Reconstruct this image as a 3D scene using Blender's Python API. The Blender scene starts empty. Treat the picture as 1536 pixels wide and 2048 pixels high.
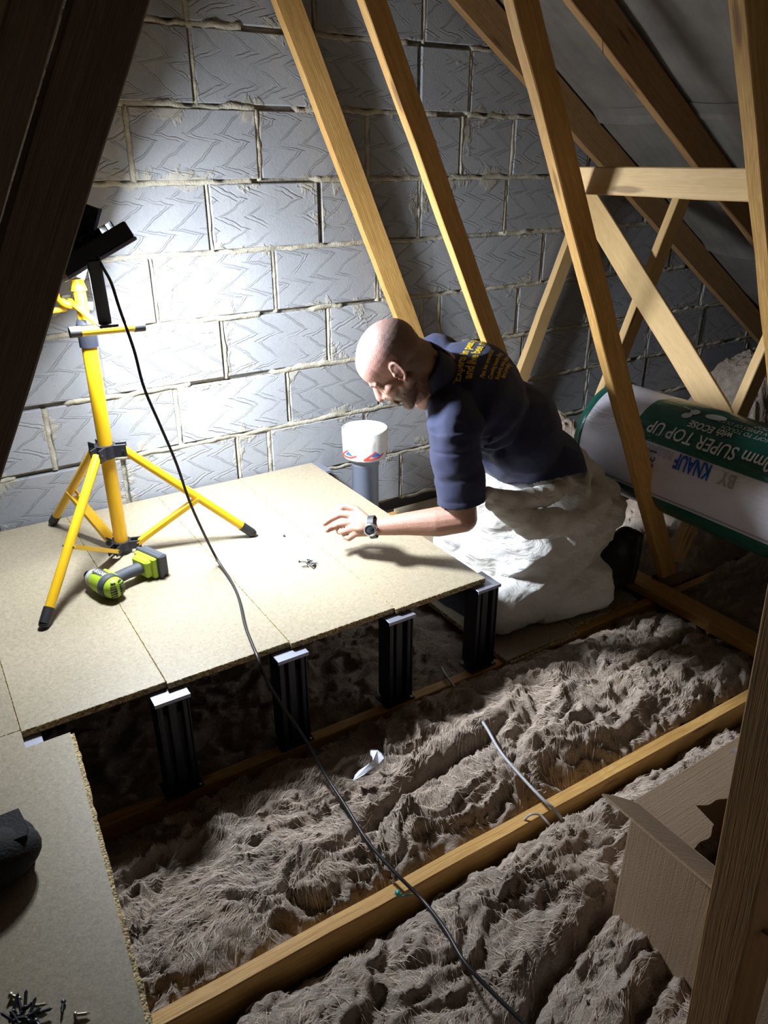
import bpy, math, random
import numpy as np
from mathutils import Vector, Matrix
from mathutils.bvhtree import BVHTree

# ------------------------------------------------------------------ scene, camera, light, exposure
scene = bpy.context.scene
COL = scene.collection
random.seed(7)
RNG = np.random.default_rng(11)
EYE = Vector((0.0, 0.0, 1.48))           # joist tops are z = 0, the camera is 1.48 m above them
PITCH, YAW, FPX = math.radians(25.2), math.radians(32.6), 1510.0
cam_data = bpy.data.cameras.new('camera')
cam = bpy.data.objects.new('camera', cam_data); COL.objects.link(cam)
cam.location = EYE
cam.rotation_euler = (math.pi/2 - PITCH, 0, -YAW)
cam_data.sensor_fit = 'VERTICAL'; cam_data.sensor_height = 36.0
cam_data.lens = FPX/2048*36.0
cam_data.clip_start = 0.02
scene.camera = cam
world = bpy.data.worlds.new('world'); scene.world = world; world.use_nodes = True
world.node_tree.nodes['Background'].inputs[0].default_value = (0.9, 0.85, 0.8, 1)
world.node_tree.nodes['Background'].inputs[1].default_value = 0.0
scene.view_settings.view_transform = 'Standard'
scene.view_settings.look = 'None'
scene.view_settings.gamma = 1.0
scene.view_settings.use_curve_mapping = False
scene.view_settings.exposure = 0.34
LAMP_W_DOWN, LAMP_W_WALL = 34.0, 18.0    # watts of the two flood heads
LAMP_COLOR = (0.86, 0.93, 1.0)
FILL_W = 2.5                            # added fill lamp behind the camera, lifts the foreground
hl = bpy.data.lights.new('fill_light', 'AREA'); hl.energy = FILL_W; hl.size = 0.6; hl.color = (1.0, 0.86, 0.72)
hlo = bpy.data.objects.new('fill_light', hl); COL.objects.link(hlo)
hlo.location = (1.1, -1.1, 0.3); hlo.rotation_euler = (math.radians(155), 0, 0)

# ------------------------------------------------------------------ measuring helpers
_F = Vector((math.sin(YAW), math.cos(YAW), 0)); _R = Vector((math.cos(YAW), -math.sin(YAW), 0)); _U = Vector((0, 0, 1))
_FW = _F*math.cos(PITCH) - _U*math.sin(PITCH); _UP = _F*math.sin(PITCH) + _U*math.cos(PITCH)
def ray(x, y): return _FW*FPX + _R*(x-768) - _UP*(y-1024)
def at_y(x, y, Y):                        # point of the plane Y = const seen at photo pixel (x, y)
    r = ray(x, y); return EYE + r*(Y/r.y)
def at_z(x, y, Z):                        # point of the level Z = const seen at photo pixel (x, y)
    r = ray(x, y); return EYE + r*((Z-EYE.z)/r.z)

# ------------------------------------------------------------------ tags
def tag(o, label, cat, group=None, kind=None):
    o['label'] = label; o['category'] = cat
    if group: o['group'] = group
    if kind: o['kind'] = kind
    return o
def empty(name, loc, rot=(0, 0, 0)):
    o = bpy.data.objects.new(name, None); COL.objects.link(o)
    o.location = loc; o.rotation_euler = rot; o.empty_display_size = 0.05
    return o
def copy_tree(o, parent=None):
    c = o.copy(); COL.objects.link(c)
    if parent is not None: c.parent = parent
    for ch in list(o.children): copy_tree(ch, c)
    return c

# ------------------------------------------------------------------ mesh builder
class MB:
    def __init__(s): s.v = []; s.f = []; s.uv = []; s.mi = []; s.sm = []
    def add(s, verts, faces, uvs=None, mi=0, smooth=False):
        b = len(s.v); s.v += [tuple(v) for v in verts]
        for i, f in enumerate(faces):
            s.f.append([b+j for j in f]); s.mi.append(mi); s.sm.append(smooth)
            s.uv.append(uvs[i] if uvs else [(0, 0)]*len(f))
        return s
    def box(s, c, size, rot=None, mi=0, bev=0.0):
        c = Vector(c); hx, hy, hz = [d/2 for d in size]
        b = min(bev, hx*.45, hy*.45, hz*.45)
        M = rot if rot is not None else Matrix.Identity(3)
        if b <= 0:
            vs = [M @ Vector((x, y, z)) + c for x in (-hx, hx) for y in (-hy, hy) for z in (-hz, hz)]
            fs = [(0,1,3,2), (4,6,7,5), (0,4,5,1), (2,3,7,6), (0,2,6,4), (1,5,7,3)]
            return s.add(vs, fs, mi=mi)
        vs = []; idx = {}
        for sx in (-1, 1):
            for sy in (-1, 1):
                for sz in (-1, 1):
                    for ax in range(3):
                        p = [sx*(hx-b), sy*(hy-b), sz*(hz-b)]
                        p[ax] = (sx*hx, sy*hy, sz*hz)[ax]
                        idx[(sx, sy, sz, ax)] = len(vs); vs.append(M @ Vector(p) + c)
        fs = []
        def quad(keys): fs.append([idx[k] for k in keys])
        for sgn in (-1, 1):
            o = [(-1,-1), (1,-1), (1,1), (-1,1)]
            if sgn < 0: o = o[::-1]
            quad([(sgn, a, b2, 0) for a, b2 in o])
            quad([(b2, sgn, a, 1) for a, b2 in o])
            quad([(a, b2, sgn, 2) for a, b2 in o])
        for s1 in (-1, 1):
            for s2 in (-1, 1):
                q = [(s1, s2, -1, 0), (s1, s2, 1, 0), (s1, s2, 1, 1), (s1, s2, -1, 1)]
                quad(q if s1*s2 < 0 else q[::-1])
                q = [(-1, s1, s2, 1), (1, s1, s2, 1), (1, s1, s2, 2), (-1, s1, s2, 2)]
                quad(q if s1*s2 < 0 else q[::-1])
                q = [(s1, -1, s2, 2), (s1, 1, s2, 2), (s1, 1, s2, 0), (s1, -1, s2, 0)]
                quad(q if s1*s2 < 0 else q[::-1])
        for sx in (-1, 1):
            for sy in (-1, 1):
                for sz in (-1, 1):
                    q = [(sx, sy, sz, 0), (sx, sy, sz, 1), (sx, sy, sz, 2)]
                    quad(q if sx*sy*sz > 0 else q[::-1])
        return s.add(vs, fs, mi=mi)
    def cyl(s, p0, p1, r0, r1=None, n=16, mi=0, caps=True, smooth=True):
        r1 = r0 if r1 is None else r1
        p0 = Vector(p0); p1 = Vector(p1); d = (p1-p0).normalized()
        a = d.orthogonal().normalized(); b = d.cross(a)
        vs = []
        for p, r in ((p0, r0), (p1, r1)):
            for i in range(n):
                t = 2*math.pi*i/n; vs.append(p + a*(r*math.cos(t)) + b*(r*math.sin(t)))
        s.add(vs, [(i, (i+1) % n, n+(i+1) % n, n+i) for i in range(n)], mi=mi, smooth=smooth)
        if caps:
            s.add(vs[:n], [list(range(n))[::-1]], mi=mi); s.add(vs[n:], [list(range(n))], mi=mi)
        return s
    def lathe(s, c, prof, axis=(0, 0, 1), n=32, mi=0, smooth=True):
        c = Vector(c); d = Vector(axis).normalized(); a = d.orthogonal().normalized(); b = d.cross(a)
        vs = []; m = len(prof)
        for r, h in prof:
            for i in range(n):
                t = 2*math.pi*i/n; vs.append(c + d*h + a*(r*math.cos(t)) + b*(r*math.sin(t)))
        fs = [(k*n+i, k*n+(i+1) % n, (k+1)*n+(i+1) % n, (k+1)*n+i) for k in range(m-1) for i in range(n)]
        return s.add(vs, fs, mi=mi, smooth=smooth)
    def tube(s, pts, r, n=8, mi=0, smooth=True, caps=True):
        pts = [Vector(p) for p in pts]; m = len(pts)
        rs = r if hasattr(r, '__len__') else [r]*m
        vs = []; a = None
        for k in range(m):
            d = (pts[min(k+1, m-1)] - pts[max(k-1, 0)]).normalized()
            if a is None: a = d.orthogonal().normalized()
            a = (a - d*a.dot(d)).normalized(); b = d.cross(a)
            for i in range(n):
                t = 2*math.pi*i/n; vs.append(pts[k] + a*(rs[k]*math.cos(t)) + b*(rs[k]*math.sin(t)))
        fs = [(k*n+i, k*n+(i+1) % n, (k+1)*n+(i+1) % n, (k+1)*n+i) for k in range(m-1) for i in range(n)]
        s.add(vs, fs, mi=mi, smooth=smooth)
        if caps: s.add(vs[:n], [list(range(n))[::-1]], mi=mi); s.add(vs[-n:], [list(range(n))], mi=mi)
        return s
    def ellipsoid(s, c, rad, rot=None, nu=24, nv=14, mi=0):
        M = rot if rot is not None else Matrix.Identity(3); c = Vector(c)
        vs = [M @ Vector((0, 0, -rad[2])) + c]
        for j in range(1, nv):
            t = math.pi*j/nv - math.pi/2
            for i in range(nu):
                u = 2*math.pi*i/nu
                vs.append(M @ Vector((rad[0]*math.cos(t)*math.cos(u), rad[1]*math.cos(t)*math.sin(u), rad[2]*math.sin(t))) + c)
        vs.append(M @ Vector((0, 0, rad[2])) + c); L = len(vs)-1
        fs = [(0, 1+(i+1) % nu, 1+i) for i in range(nu)]
        for j in range(nv-2):
            for i in range(nu):
                fs.append((1+j*nu+i, 1+j*nu+(i+1) % nu, 1+(j+1)*nu+(i+1) % nu, 1+(j+1)*nu+i))
        fs += [(1+(nv-2)*nu+i, 1+(nv-2)*nu+(i+1) % nu, L) for i in range(nu)]
        return s.add(vs, fs, mi=mi, smooth=True)
    def capsule(s, p0, r0, p1, r1, n=16):
        s.cyl(p0, p1, r0, r1, n=n); s.ellipsoid(p0, (r0, r0, r0), nu=n, nv=10); s.ellipsoid(p1, (r1, r1, r1), nu=n, nv=10)
        return s
    def prism(s, poly, z0, z1, M=None, mi=0, mi_side=None):    # poly: (x, y) counter-clockwise
        M = M or (lambda p: p); n = len(poly)
        vs = [M(Vector((x, y, z0))) for x, y in poly] + [M(Vector((x, y, z1))) for x, y in poly]
        s.add(vs, [list(range(n))[::-1], list(range(n, 2*n))], mi=mi)
        s.add(vs, [(i, (i+1) % n, n+(i+1) % n, n+i) for i in range(n)], mi=mi if mi_side is None else mi_side)
        return s
    def build(s, name, mats, parent=None, origin=None):
        me = bpy.data.meshes.new(name)
        o3 = Vector(origin) if origin is not None else Vector((0, 0, 0))
        me.from_pydata([Vector(v)-o3 for v in s.v], [], s.f)
        if not isinstance(mats, (list, tuple)): mats = [mats]
        for m in mats: me.materials.append(m)
        me.polygons.foreach_set('material_index', s.mi)
        me.polygons.foreach_set('use_smooth', s.sm)
        uvl = me.uv_layers.new(name='UVMap')
        flat = [c for f in s.uv for p in f for c in p]
        uvl.data.foreach_set('uv', flat)
        me.update()
        o = bpy.data.objects.new(name, me); COL.objects.link(o)
        o.location = o3
        if parent is not None: o.parent = parent
        return o

def smooth_path(pts, step=6):
    pts = [Vector(p) for p in pts]; out = []
    P = [pts[0]*2-pts[1]] + pts + [pts[-1]*2-pts[-2]]
    for i in range(1, len(P)-2):
        for k in range(step):
            t = k/step; a, b, c, d = P[i-1], P[i], P[i+1], P[i+2]
            out.append(((b*2) + (c-a)*t + (a*2-b*5+c*4-d)*t*t + (b*3-a-c*3+d)*t*t*t)*0.5)
    out.append(pts[-1]); return out

# numpy noise -------------------------------------------------------
def _hash(ix, iy, iz, seed):
    h = (ix.astype(np.int64)*374761393 + iy.astype(np.int64)*668265263 + iz.astype(np.int64)*2147483647 + seed*974634777) & 0xffffffff
    h = ((h ^ (h >> 13))*1274126177) & 0xffffffff
    h = (h ^ (h >> 16)) & 0xffffffff
    return h/4294967295.0*2-1
def noise3(x, y, z, seed=0):
    x = np.asarray(x, float); y = np.asarray(y, float)+0*x; z = np.asarray(z, float)+0*x
    x0 = np.floor(x); y0 = np.floor(y); z0 = np.floor(z)
    fx, fy, fz = x-x0, y-y0, z-z0
    u, v, w = [t*t*t*(t*(t*6-15)+10) for t in (fx, fy, fz)]
    r = 0
    for dx in (0, 1):
        for dy in (0, 1):
            for dz in (0, 1):
                wt = (u if dx else 1-u)*(v if dy else 1-v)*(w if dz else 1-w)
                r = r + wt*_hash(x0+dx, y0+dy, z0+dz, seed)
    return r
def fbm(x, y, z=0, seed=0, oct=4, gain=.5):
    r = 0; a = 1; f = 1
    for o in range(oct):
        r = r + a*noise3(x*f, y*f, np.asarray(z)*f, seed+o*17); a *= gain; f *= 2.03
    return r
def ridged(x, y, z=0, seed=0, oct=3):
    r = 0; a = 1; f = 1
    for o in range(oct):
        r = r + a*(1-np.abs(noise3(x*f, y*f, np.asarray(z)*f, seed+o*31))*2); a *= .5; f *= 2.1
    return r

# ------------------------------------------------------------------ materials
class NT:
    def __init__(s, name):
        s.mat = bpy.data.materials.new(name); s.mat.use_nodes = True
        s.nt = s.mat.node_tree; s.b = s.nt.nodes['Principled BSDF']
    def n(s, t, **kw):
        nd = s.nt.nodes.new(t)
        for k, v in kw.items():
            if k.startswith('i_'):
                nd.inputs[k[2:].replace('_', ' ')].default_value = v
            else: setattr(nd, k, v)
        return nd
    def l(s, a, b): s.nt.links.new(a, b)
    def put(s, v, sock):
        if isinstance(v, (int, float)): sock.default_value = v
        elif isinstance(v, tuple): sock.default_value = v
        else: s.l(v, sock)
    def m(s, op, a, b=None, c=None, clamp=False):
        nd = s.n('ShaderNodeMath', operation=op); nd.use_clamp = clamp
        s.put(a, nd.inputs[0])
        if b is not None: s.put(b, nd.inputs[1])
        if c is not None: s.put(c, nd.inputs[2])
        return nd.outputs[0]
    def mix(s, f, a, b, mode='MIX'):
        nd = s.n('ShaderNodeMix', data_type='RGBA', blend_type=mode)
        s.put(f, nd.inputs['Factor']); s.put(a, nd.inputs[6]); s.put(b, nd.inputs[7])
        return nd.outputs[2]
    def coord(s, kind='Object'): return s.n('ShaderNodeTexCoord').outputs[kind]
    def mapping(s, v, scale=(1, 1, 1), loc=(0, 0, 0), rot=(0, 0, 0)):
        nd = s.n('ShaderNodeMapping'); s.l(v, nd.inputs[0])
        nd.inputs['Scale'].default_value = scale
        if isinstance(loc, tuple): nd.inputs['Location'].default_value = loc
        else: s.l(loc, nd.inputs['Location'])
        nd.inputs['Rotation'].default_value = rot
        return nd.outputs[0]
    def noise(s, v, scale, detail=4, rough=.55, dist=0.0, out=0):
        nd = s.n('ShaderNodeTexNoise'); s.l(v, nd.inputs['Vector'])
        nd.inputs['Scale'].default_value = scale; nd.inputs['Detail'].default_value = detail
        nd.inputs['Roughness'].default_value = rough; nd.inputs['Distortion'].default_value = dist
        return nd.outputs[out]
    def voro(s, v, scale, out='Distance', feature='F1', rnd=1.0):
        nd = s.n('ShaderNodeTexVoronoi', feature=feature); s.l(v, nd.inputs['Vector'])
        nd.inputs['Scale'].default_value = scale; nd.inputs['Randomness'].default_value = rnd
        return nd.outputs[out]
    def ramp(s, f, stops, interp='LINEAR'):
        nd = s.n('ShaderNodeValToRGB'); s.l(f, nd.inputs[0]); cr = nd.color_ramp; cr.interpolation = interp
        while len(cr.elements) < len(stops): cr.elements.new(0.5)
        for e, (p, c) in zip(cr.elements, stops):
            e.position = p; e.color = (*c, 1) if len(c) == 3 else c
        return nd.outputs[0]
    def step(s, f, a, b):
        nd = s.n('ShaderNodeMapRange', interpolation_type='SMOOTHSTEP'); s.l(f, nd.inputs[0])
        nd.inputs[1].default_value = a; nd.inputs[2].default_value = b
        return nd.outputs[0]
    def bump(s, h, dist, strength=1.0, normal=None):
        nd = s.n('ShaderNodeBump'); s.l(h, nd.inputs['Height'])
        nd.inputs['Distance'].default_value = dist; nd.inputs['Strength'].default_value = strength
        if normal is not None: s.l(normal, nd.inputs['Normal'])
        return nd.outputs[0]
    def set(s, color=None, rough=None, metal=None, normal=None, **kw):
        if color is not None: s.put(color if not (isinstance(color, tuple) and len(color) == 3) else (*color, 1), s.b.inputs['Base Color'])
        if rough is not None: s.put(rough, s.b.inputs['Roughness'])
        if metal is not None: s.b.inputs['Metallic'].default_value = metal
        if normal is not None: s.l(normal, s.b.inputs['Normal'])
        for k, v in kw.items(): s.put(v, s.b.inputs[k])
        return s.mat
    def rnd(s): return s.n('ShaderNodeObjectInfo').outputs['Random']

def simple(name, color, rough=.6, metal=0.0, bump=0.0, scale=300, var=.06, **kw):
    t = NT(name); v = t.coord()
    ns = t.noise(v, scale, 3)
    c2 = tuple(max(0, min(1, c*(1-var*2))) for c in color); c3 = tuple(max(0, min(1, c*(1+var))) for c in color)
    col = t.ramp(ns, [(.3, c2), (.7, c3)])
    nrm = t.bump(ns, bump) if bump else None
    return t.set(col, rough, metal, nrm, **kw)

def mat_wood(name, light, dark, knots=True, rough_sawn=1.0):
    t = NT(name); uv = t.coord('UV'); r = t.rnd()
    off = t.n('ShaderNodeCombineXYZ'); t.l(t.m('MULTIPLY', r, 37.0), off.inputs[0]); t.l(t.m('MULTIPLY', r, 11.0), off.inputs[1]); t.l(t.m('MULTIPLY', r, 5.0), off.inputs[2])
    p = t.mapping(uv, loc=off.outputs[0])
    warp = t.noise(t.mapping(p, (3, 12, 1)), 1, 2)
    g1 = t.noise(t.mapping(p, (2.2, 70, 1)), 1, 4, .6, 1.2)
    g2 = t.noise(t.mapping(p, (9, 420, 1)), 1, 3, .6)
    kd = t.voro(t.mapping(p, (2.6, 15, 1)), 1, rnd=.9)
    ring = t.m('SINE', t.m('MULTIPLY', t.m('ADD', t.m('MULTIPLY', warp, 5.0), t.m('MULTIPLY', g1, 1.5)), 14.0))
    f = t.m('ADD', t.m('MULTIPLY', g1, .55), t.m('ADD', t.m('MULTIPLY', g2, .3), t.m('MULTIPLY', ring, .05)))
    mid = tuple((a+b)/2 for a, b in zip(light, dark))
    col = t.ramp(f, [(.25, dark), (.45, mid), (.62, light)])
    big = t.noise(t.mapping(p, (1.3, 4, 1)), 1, 3)
    col = t.mix(t.step(big, .55, .8), col, t.mix(.5, col, (*dark, 1)))
    if knots:
        kf = t.m('SUBTRACT', 1.0, t.step(kd, .09, .17))
        col = t.mix(t.m('MULTIPLY', kf, .75), col, (dark[0]*.35, dark[1]*.3, dark[2]*.25, 1))
    h = t.m('ADD', t.m('MULTIPLY', g2, .7), t.m('MULTIPLY', g1, .5))
    return t.set(col, .62, 0, t.bump(h, .0018*rough_sawn))
PINE = mat_wood('pine_timber', (.71, .435, .145), (.44, .23, .06), rough_sawn=.8)
PINE_DK = mat_wood('dark_pine_timber', (.40, .235, .095), (.24, .125, .045), rough_sawn=.8)
PINE_SHADED = mat_wood('shaded_pine_timber', (.20, .135, .085), (.12, .075, .045), rough_sawn=.8)  # same pine darkened: the shade on the left webs is in the colour
PINE_PALE = mat_wood('pale_pine_timber', (.68, .47, .22), (.55, .35, .14), rough_sawn=.6)

def m_chip(name, base, edge=False):
    t = NT(name); v = t.coord(); r = t.rnd()
    if edge:
        p = t.mapping(v, (1, 1, 1)); c = t.voro(p, 210, 'Color'); d = t.voro(p, 210)
        g = t.n('ShaderNodeSeparateColor'); t.l(c, g.inputs[0])
        col = t.ramp(g.outputs[0], [(0, (base[0]*.35, base[1]*.32, base[2]*.25)), (.5, base), (1, tuple(min(1, b*1.6) for b in base))])
        return t.set(col, .8, 0, t.bump(t.m('SUBTRACT', g.outputs[1], d), .003))
    off = t.n('ShaderNodeCombineXYZ'); t.l(t.m('MULTIPLY', r, 9.0), off.inputs[0])
    p = t.mapping(v, loc=off.outputs[0])
    c = t.voro(p, 330, 'Color'); g = t.n('ShaderNodeSeparateColor'); t.l(c, g.inputs[0])
    n1 = t.noise(p, 90, 4, .7); n2 = t.noise(p, 5, 3, .6)
    f = t.m('ADD', t.m('MULTIPLY', g.outputs[0], .35), t.m('MULTIPLY', n1, .75))
    col = t.ramp(f, [(.22, tuple(b*.70 for b in base)), (.5, base), (.75, tuple(min(1, b*1.18) for b in base)), (.9, tuple(min(1, b*1.42) for b in base))])
    col = t.mix(t.m('MULTIPLY', t.step(n2, .4, .75), .16), col, (base[0]*.9, base[1]*.95, base[2]*1.1, 1))
    tint = t.m('ADD', t.m('MULTIPLY', r, .14), .93)
    tc = t.n('ShaderNodeCombineColor'); t.l(tint, tc.inputs[0]); t.l(tint, tc.inputs[1]); t.l(t.m('MULTIPLY', tint, .99), tc.inputs[2])
    col = t.mix(1.0, col, tc.outputs[0], 'MULTIPLY')
    return t.set(col, .46, 0, t.bump(f, .0005))
CHIP = m_chip('chipboard_face', (.310, .262, .185))
CHIP_E = m_chip('chipboard_edge', (.46, .36, .19), True)

# ---- blockwork wall
def m_block():
    t = NT('aerated_block'); uv = t.coord('UV')
    at = t.n('ShaderNodeAttribute', attribute_name='rnd'); sep = t.n('ShaderNodeSeparateColor'); t.l(at.outputs['Color'], sep.inputs[0])
    R, G, B = sep.outputs[0], sep.outputs[1], sep.outputs[2]
    ob = t.coord()
    w = t.n('ShaderNodeSeparateXYZ'); t.l(uv, w.inputs[0])
    nw = t.noise(ob, 9, 3, .6); nw2 = t.noise(t.mapping(ob, loc=(3, 5, 7)), 11, 3, .6)
    u = t.m('ADD', w.outputs[0], t.m('MULTIPLY', t.m('SUBTRACT', nw, .5), .065))
    v = t.m('ADD', w.outputs[1], t.m('MULTIPLY', t.m('SUBTRACT', nw2, .5), .03))
    flip = t.m('SUBTRACT', t.m('MULTIPLY', t.m('GREATER_THAN', R, .45), 2.0), 1.0)
    up = t.m('MULTIPLY', u, flip)
    p = t.m('FRACT', t.m('ADD', t.m('DIVIDE', v, .100), t.m('MULTIPLY', G, 3.0)))
    ret = t.m('ADD', .16, t.m('MULTIPLY', B, .3))
    up_part = t.m('DIVIDE', p, t.m('SUBTRACT', 1.0, ret)); dn = t.m('DIVIDE', t.m('SUBTRACT', 1.0, p), ret)
    tri = t.m('MINIMUM', up_part, dn)
    isret = t.m('GREATER_THAN', p, t.m('SUBTRACT', 1.0, ret))
    x0 = t.m('MULTIPLY', t.m('SMOOTH_MIN', tri, 1.0, .25), .098)
    q = t.m('ADD', t.m('DIVIDE', t.m('SUBTRACT', up, x0), .105), t.m('MULTIPLY', G, 5.0))
    d = t.m('MULTIPLY', t.m('ABSOLUTE', t.m('SUBTRACT', t.m('FRACT', q), .5)), .105)
    fac = t.m('ADD', t.m('MULTIPLY', isret, -.52), .74)
    d = t.m('MULTIPLY', d, fac)
    line = t.m('ABSOLUTE', t.m('SUBTRACT', d, .0036))
    gro = t.m('SUBTRACT', 1.0, t.step(line, .0006, .0019))
    rid = t.m('SUBTRACT', 1.0, t.step(d, .001, .0045))
    fade = t.step(t.noise(ob, 6, 3), .36, .5)
    fade = t.m('MULTIPLY', fade, t.m('ADD', .35, t.m('MULTIPLY', t.noise(ob, 60, 2), 1.1)), clamp=True)
    gro = t.m('MULTIPLY', gro, fade); rid = t.m('MULTIPLY', rid, fade)
    # mortar smears near the block edges
    eu = t.m('MINIMUM', w.outputs[0], t.m('SUBTRACT', .440, w.outputs[0])); ev = t.m('MINIMUM', w.outputs[1], t.m('SUBTRACT', .215, w.outputs[1]))
    ed = t.m('MINIMUM', eu, ev)
    smn = t.noise(ob, 5.5, 5, .65, .6)
    smf = t.step(t.m('SUBTRACT', smn, t.m('MULTIPLY', ed, 2.6)), .50, .58)
    n1 = t.noise(ob, 3.0, 5, .6); n2 = t.noise(ob, 120, 4, .7); n3 = t.noise(t.mapping(ob, (30, 1, 3)), 1, 4)
    base = t.ramp(t.m('ADD', t.m('MULTIPLY', n1, .7), t.m('MULTIPLY', n2, .3)), [(.3, (.25, .26, .285)), (.6, (.335, .345, .37))])
    tone = t.m('ADD', .86, t.m('MULTIPLY', B, .2)); tc = t.n('ShaderNodeCombineColor')
    for i in range(3): t.l(tone, tc.inputs[i])
    base = t.mix(1.0, base, tc.outputs[0], 'MULTIPLY')
    base = t.mix(t.m('MULTIPLY', t.step(n3, .55, .75), .25), base, (.22, .22, .22, 1))
    pit = t.m('SUBTRACT', 1.0, t.step(t.voro(ob, 55), .06, .13))
    base = t.mix(t.m('MULTIPLY', t.m('MULTIPLY', pit, t.step(n1, .5, .6)), .6), base, (.12, .11, .11, 1))
    base = t.mix(t.m('MULTIPLY', gro, .35), base, (.20, .20, .215, 1))
    sm_col = t.ramp(t.noise(ob, 25, 4), [(.3, (.30, .275, .215)), (.7, (.42, .395, .33))])
    base = t.mix(t.m('MULTIPLY', smf, .75), base, sm_col)
    dirt = t.step(t.noise(t.mapping(ob, loc=(9, 2, 4)), 2.2, 4, .6, .8), .62, .75)
    base = t.mix(t.m('MULTIPLY', dirt, .35), base, (.15, .135, .12, 1))
    h = t.m('ADD', t.m('MULTIPLY', rid, .30), t.m('MULTIPLY', gro, -1.1))
    h = t.m('ADD', h, t.m('MULTIPLY', n2, .5)); h = t.m('ADD', h, t.m('MULTIPLY', t.m('MULTIPLY', smf, smn), 2.0))
    return t.set(base, .86, 0, t.bump(h, .0022))
BLOCK = m_block()
def m_mortar():
    t = NT('mortar'); v = t.coord()
    n1 = t.noise(v, 18, 6, .65); n2 = t.noise(v, 160, 3)
    col = t.ramp(n1, [(.3, (.29, .26, .20)), (.5, (.38, .35, .28)), (.7, (.47, .44, .365))])
    return t.set(col, .95, 0, t.bump(t.m('ADD', n1, t.m('MULTIPLY', n2, .4)), .008))
MORTAR = m_mortar()
VOID = simple('cavity_dark_block', (.10, .10, .10), .95)
WALL_Y = 2.66
ROOF = lambda x: 1.456 - .637*(abs(x-.864)-1.936)      # underside line of the rafters
JOINTS = {0: [.98, 1.42, 1.86, 2.10], 1: [.75, 1.19, 1.63, 2.07, 2.34], 2: [.99, 1.42, 1.87, 2.32], 3: [.77, 1.22, 1.67, 2.11, 2.56],
          4: [.55, 1.0, 1.44, 1.89, 1.985, 2.43], 5: [.35, .80, 1.25, 1.68, 1.765, 2.03, 2.48], 6: [.13, .58, 1.02, 1.155, 1.60], 7: [-.15, .30, .84, .90, 1.35, 1.79]}
def wall_back():
    B = MB(); rnd = []; M = MB()
    H = .2265; top = 1.63 + H*5
    for k in range(-5, 8):
        z1 = 1.63 - H*(k-1); z0 = z1 - H
        js = sorted(JOINTS.get(k, [.75+.225*(k % 2)]))
        while js[-1] < 5.2: js.append(js[-1]+.45)
        while js[0] > -3.4: js.insert(0, js[0]-.45)
        random.seed(k*13+5)
        # bed joint below this course
        xs = np.arange(-3.5, 5.3, .011)
        nz = fbm(xs*22, k*3.7, 0, 5, 4); ny = fbm(xs*16, k*5.1, 9, 6, 4)
        vs = []; fs = []
        for i, x in enumerate(xs):
            zc = z0+.004*nz[i]; jut = -.0010+.0045*ny[i]
            if fbm(np.array([x*3.1]), k*9.1, 0, 8, 2)[0] > .62: jut += .022
            y = WALL_Y + jut
            vs += [(x, WALL_Y+.03, zc-.012), (x, y+.001, zc-.010-.004*ny[i]), (x, y-.001, zc), (x, y+.002, zc+.009+.005*nz[i]), (x, WALL_Y+.03, zc+.012)]
        for i in range(len(xs)-1):
            for j in range(4): fs.append((i*5+j, (i+1)*5+j, (i+1)*5+j+1, i*5+j+1))
        M.add(vs, fs, smooth=True)
        for a, b in zip(js[:-1], js[1:]):
            g = .0078
            x0, x1, w0, w1 = a+g+random.uniform(0, .002), b-g-random.uniform(0, .002), z0+g, z1-g
            if w0 > ROOF((x0+x1)/2)+.4: continue
            yf = WALL_Y + random.uniform(-.004, .004); c = .0035; yb = WALL_Y+.028
            t = random.uniform(-.004, .004)
            o = [(x0, w0), (x1, w0+t*.3), (x1, w1+t*.3), (x0, w1)]; inn = [(x0+c, w0+c), (x1-c, w0+c+t*.3), (x1-c, w1-c+t*.3), (x0+c, w1-c)]
            vs = [(x, yf, z) for x, z in inn] + [(x, yf+c, z) for x, z in o] + [(x, yb, z) for x, z in o]
            uvc = lambda p: (p[0]-x0, p[2]-w0)
            fs = [(0, 1, 2, 3)] + [(4+i, 4+(i+1) % 4, (i+1) % 4, i) for i in range(4)] + [(8+i, 8+(i+1) % 4, 4+(i+1) % 4, 4+i) for i in range(4)]
            B.add(vs, fs, [[uvc(vs[j]) for j in f] for f in fs])
            rc = (random.random(), random.random(), random.random(), 1); rnd += [rc]*sum(len(f) for f in fs)
            # perpend at the left of the block, sometimes leaving an open slot
            voidp = random.random()
            lo, hi = (-.0085, .0085)
            if voidp < .35: lo = -.002
            zs = np.arange(z0, z1+.001, .010); n1 = fbm(zs*25, a*7, 0, 12, 3); n2 = fbm(zs*18, a*5, 4, 13, 3)
            vs = []
            for i, z in enumerate(zs):
                y = WALL_Y + .0005 + .004*n1[i] + (.02 if voidp > .93 else 0)
                vs += [(a+lo, WALL_Y+.03, z), (a+lo+.001*n2[i], y+.003, z), (a+(lo+hi)/2, y, z), (a+hi+.004*n2[i], y+.002, z), (a+hi, WALL_Y+.03, z)]
            fs = [(i*5+j, i*5+j+1, (i+1)*5+j+1, (i+1)*5+j) for i in range(len(zs)-1) for j in range(4)]
            M.add(vs, fs, smooth=True)
    o = B.build('wall_back', [BLOCK, MORTAR, VOID]); me = o.data
    o['kind'] = 'structure'
    at = me.color_attributes.new('rnd', 'FLOAT_COLOR', 'CORNER')
    at.data.foreach_set('color', [c for r in rnd for c in r])
    # mortar belongs to the wall: a structure child
    mo = M.build('mortar_joints', MORTAR, o)
    bk = MB().box((.9, WALL_Y+.05, 1.3), (9.0, .04, 3.6)).build('cavity_face', VOID, o)
    return o
wall_back()

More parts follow.
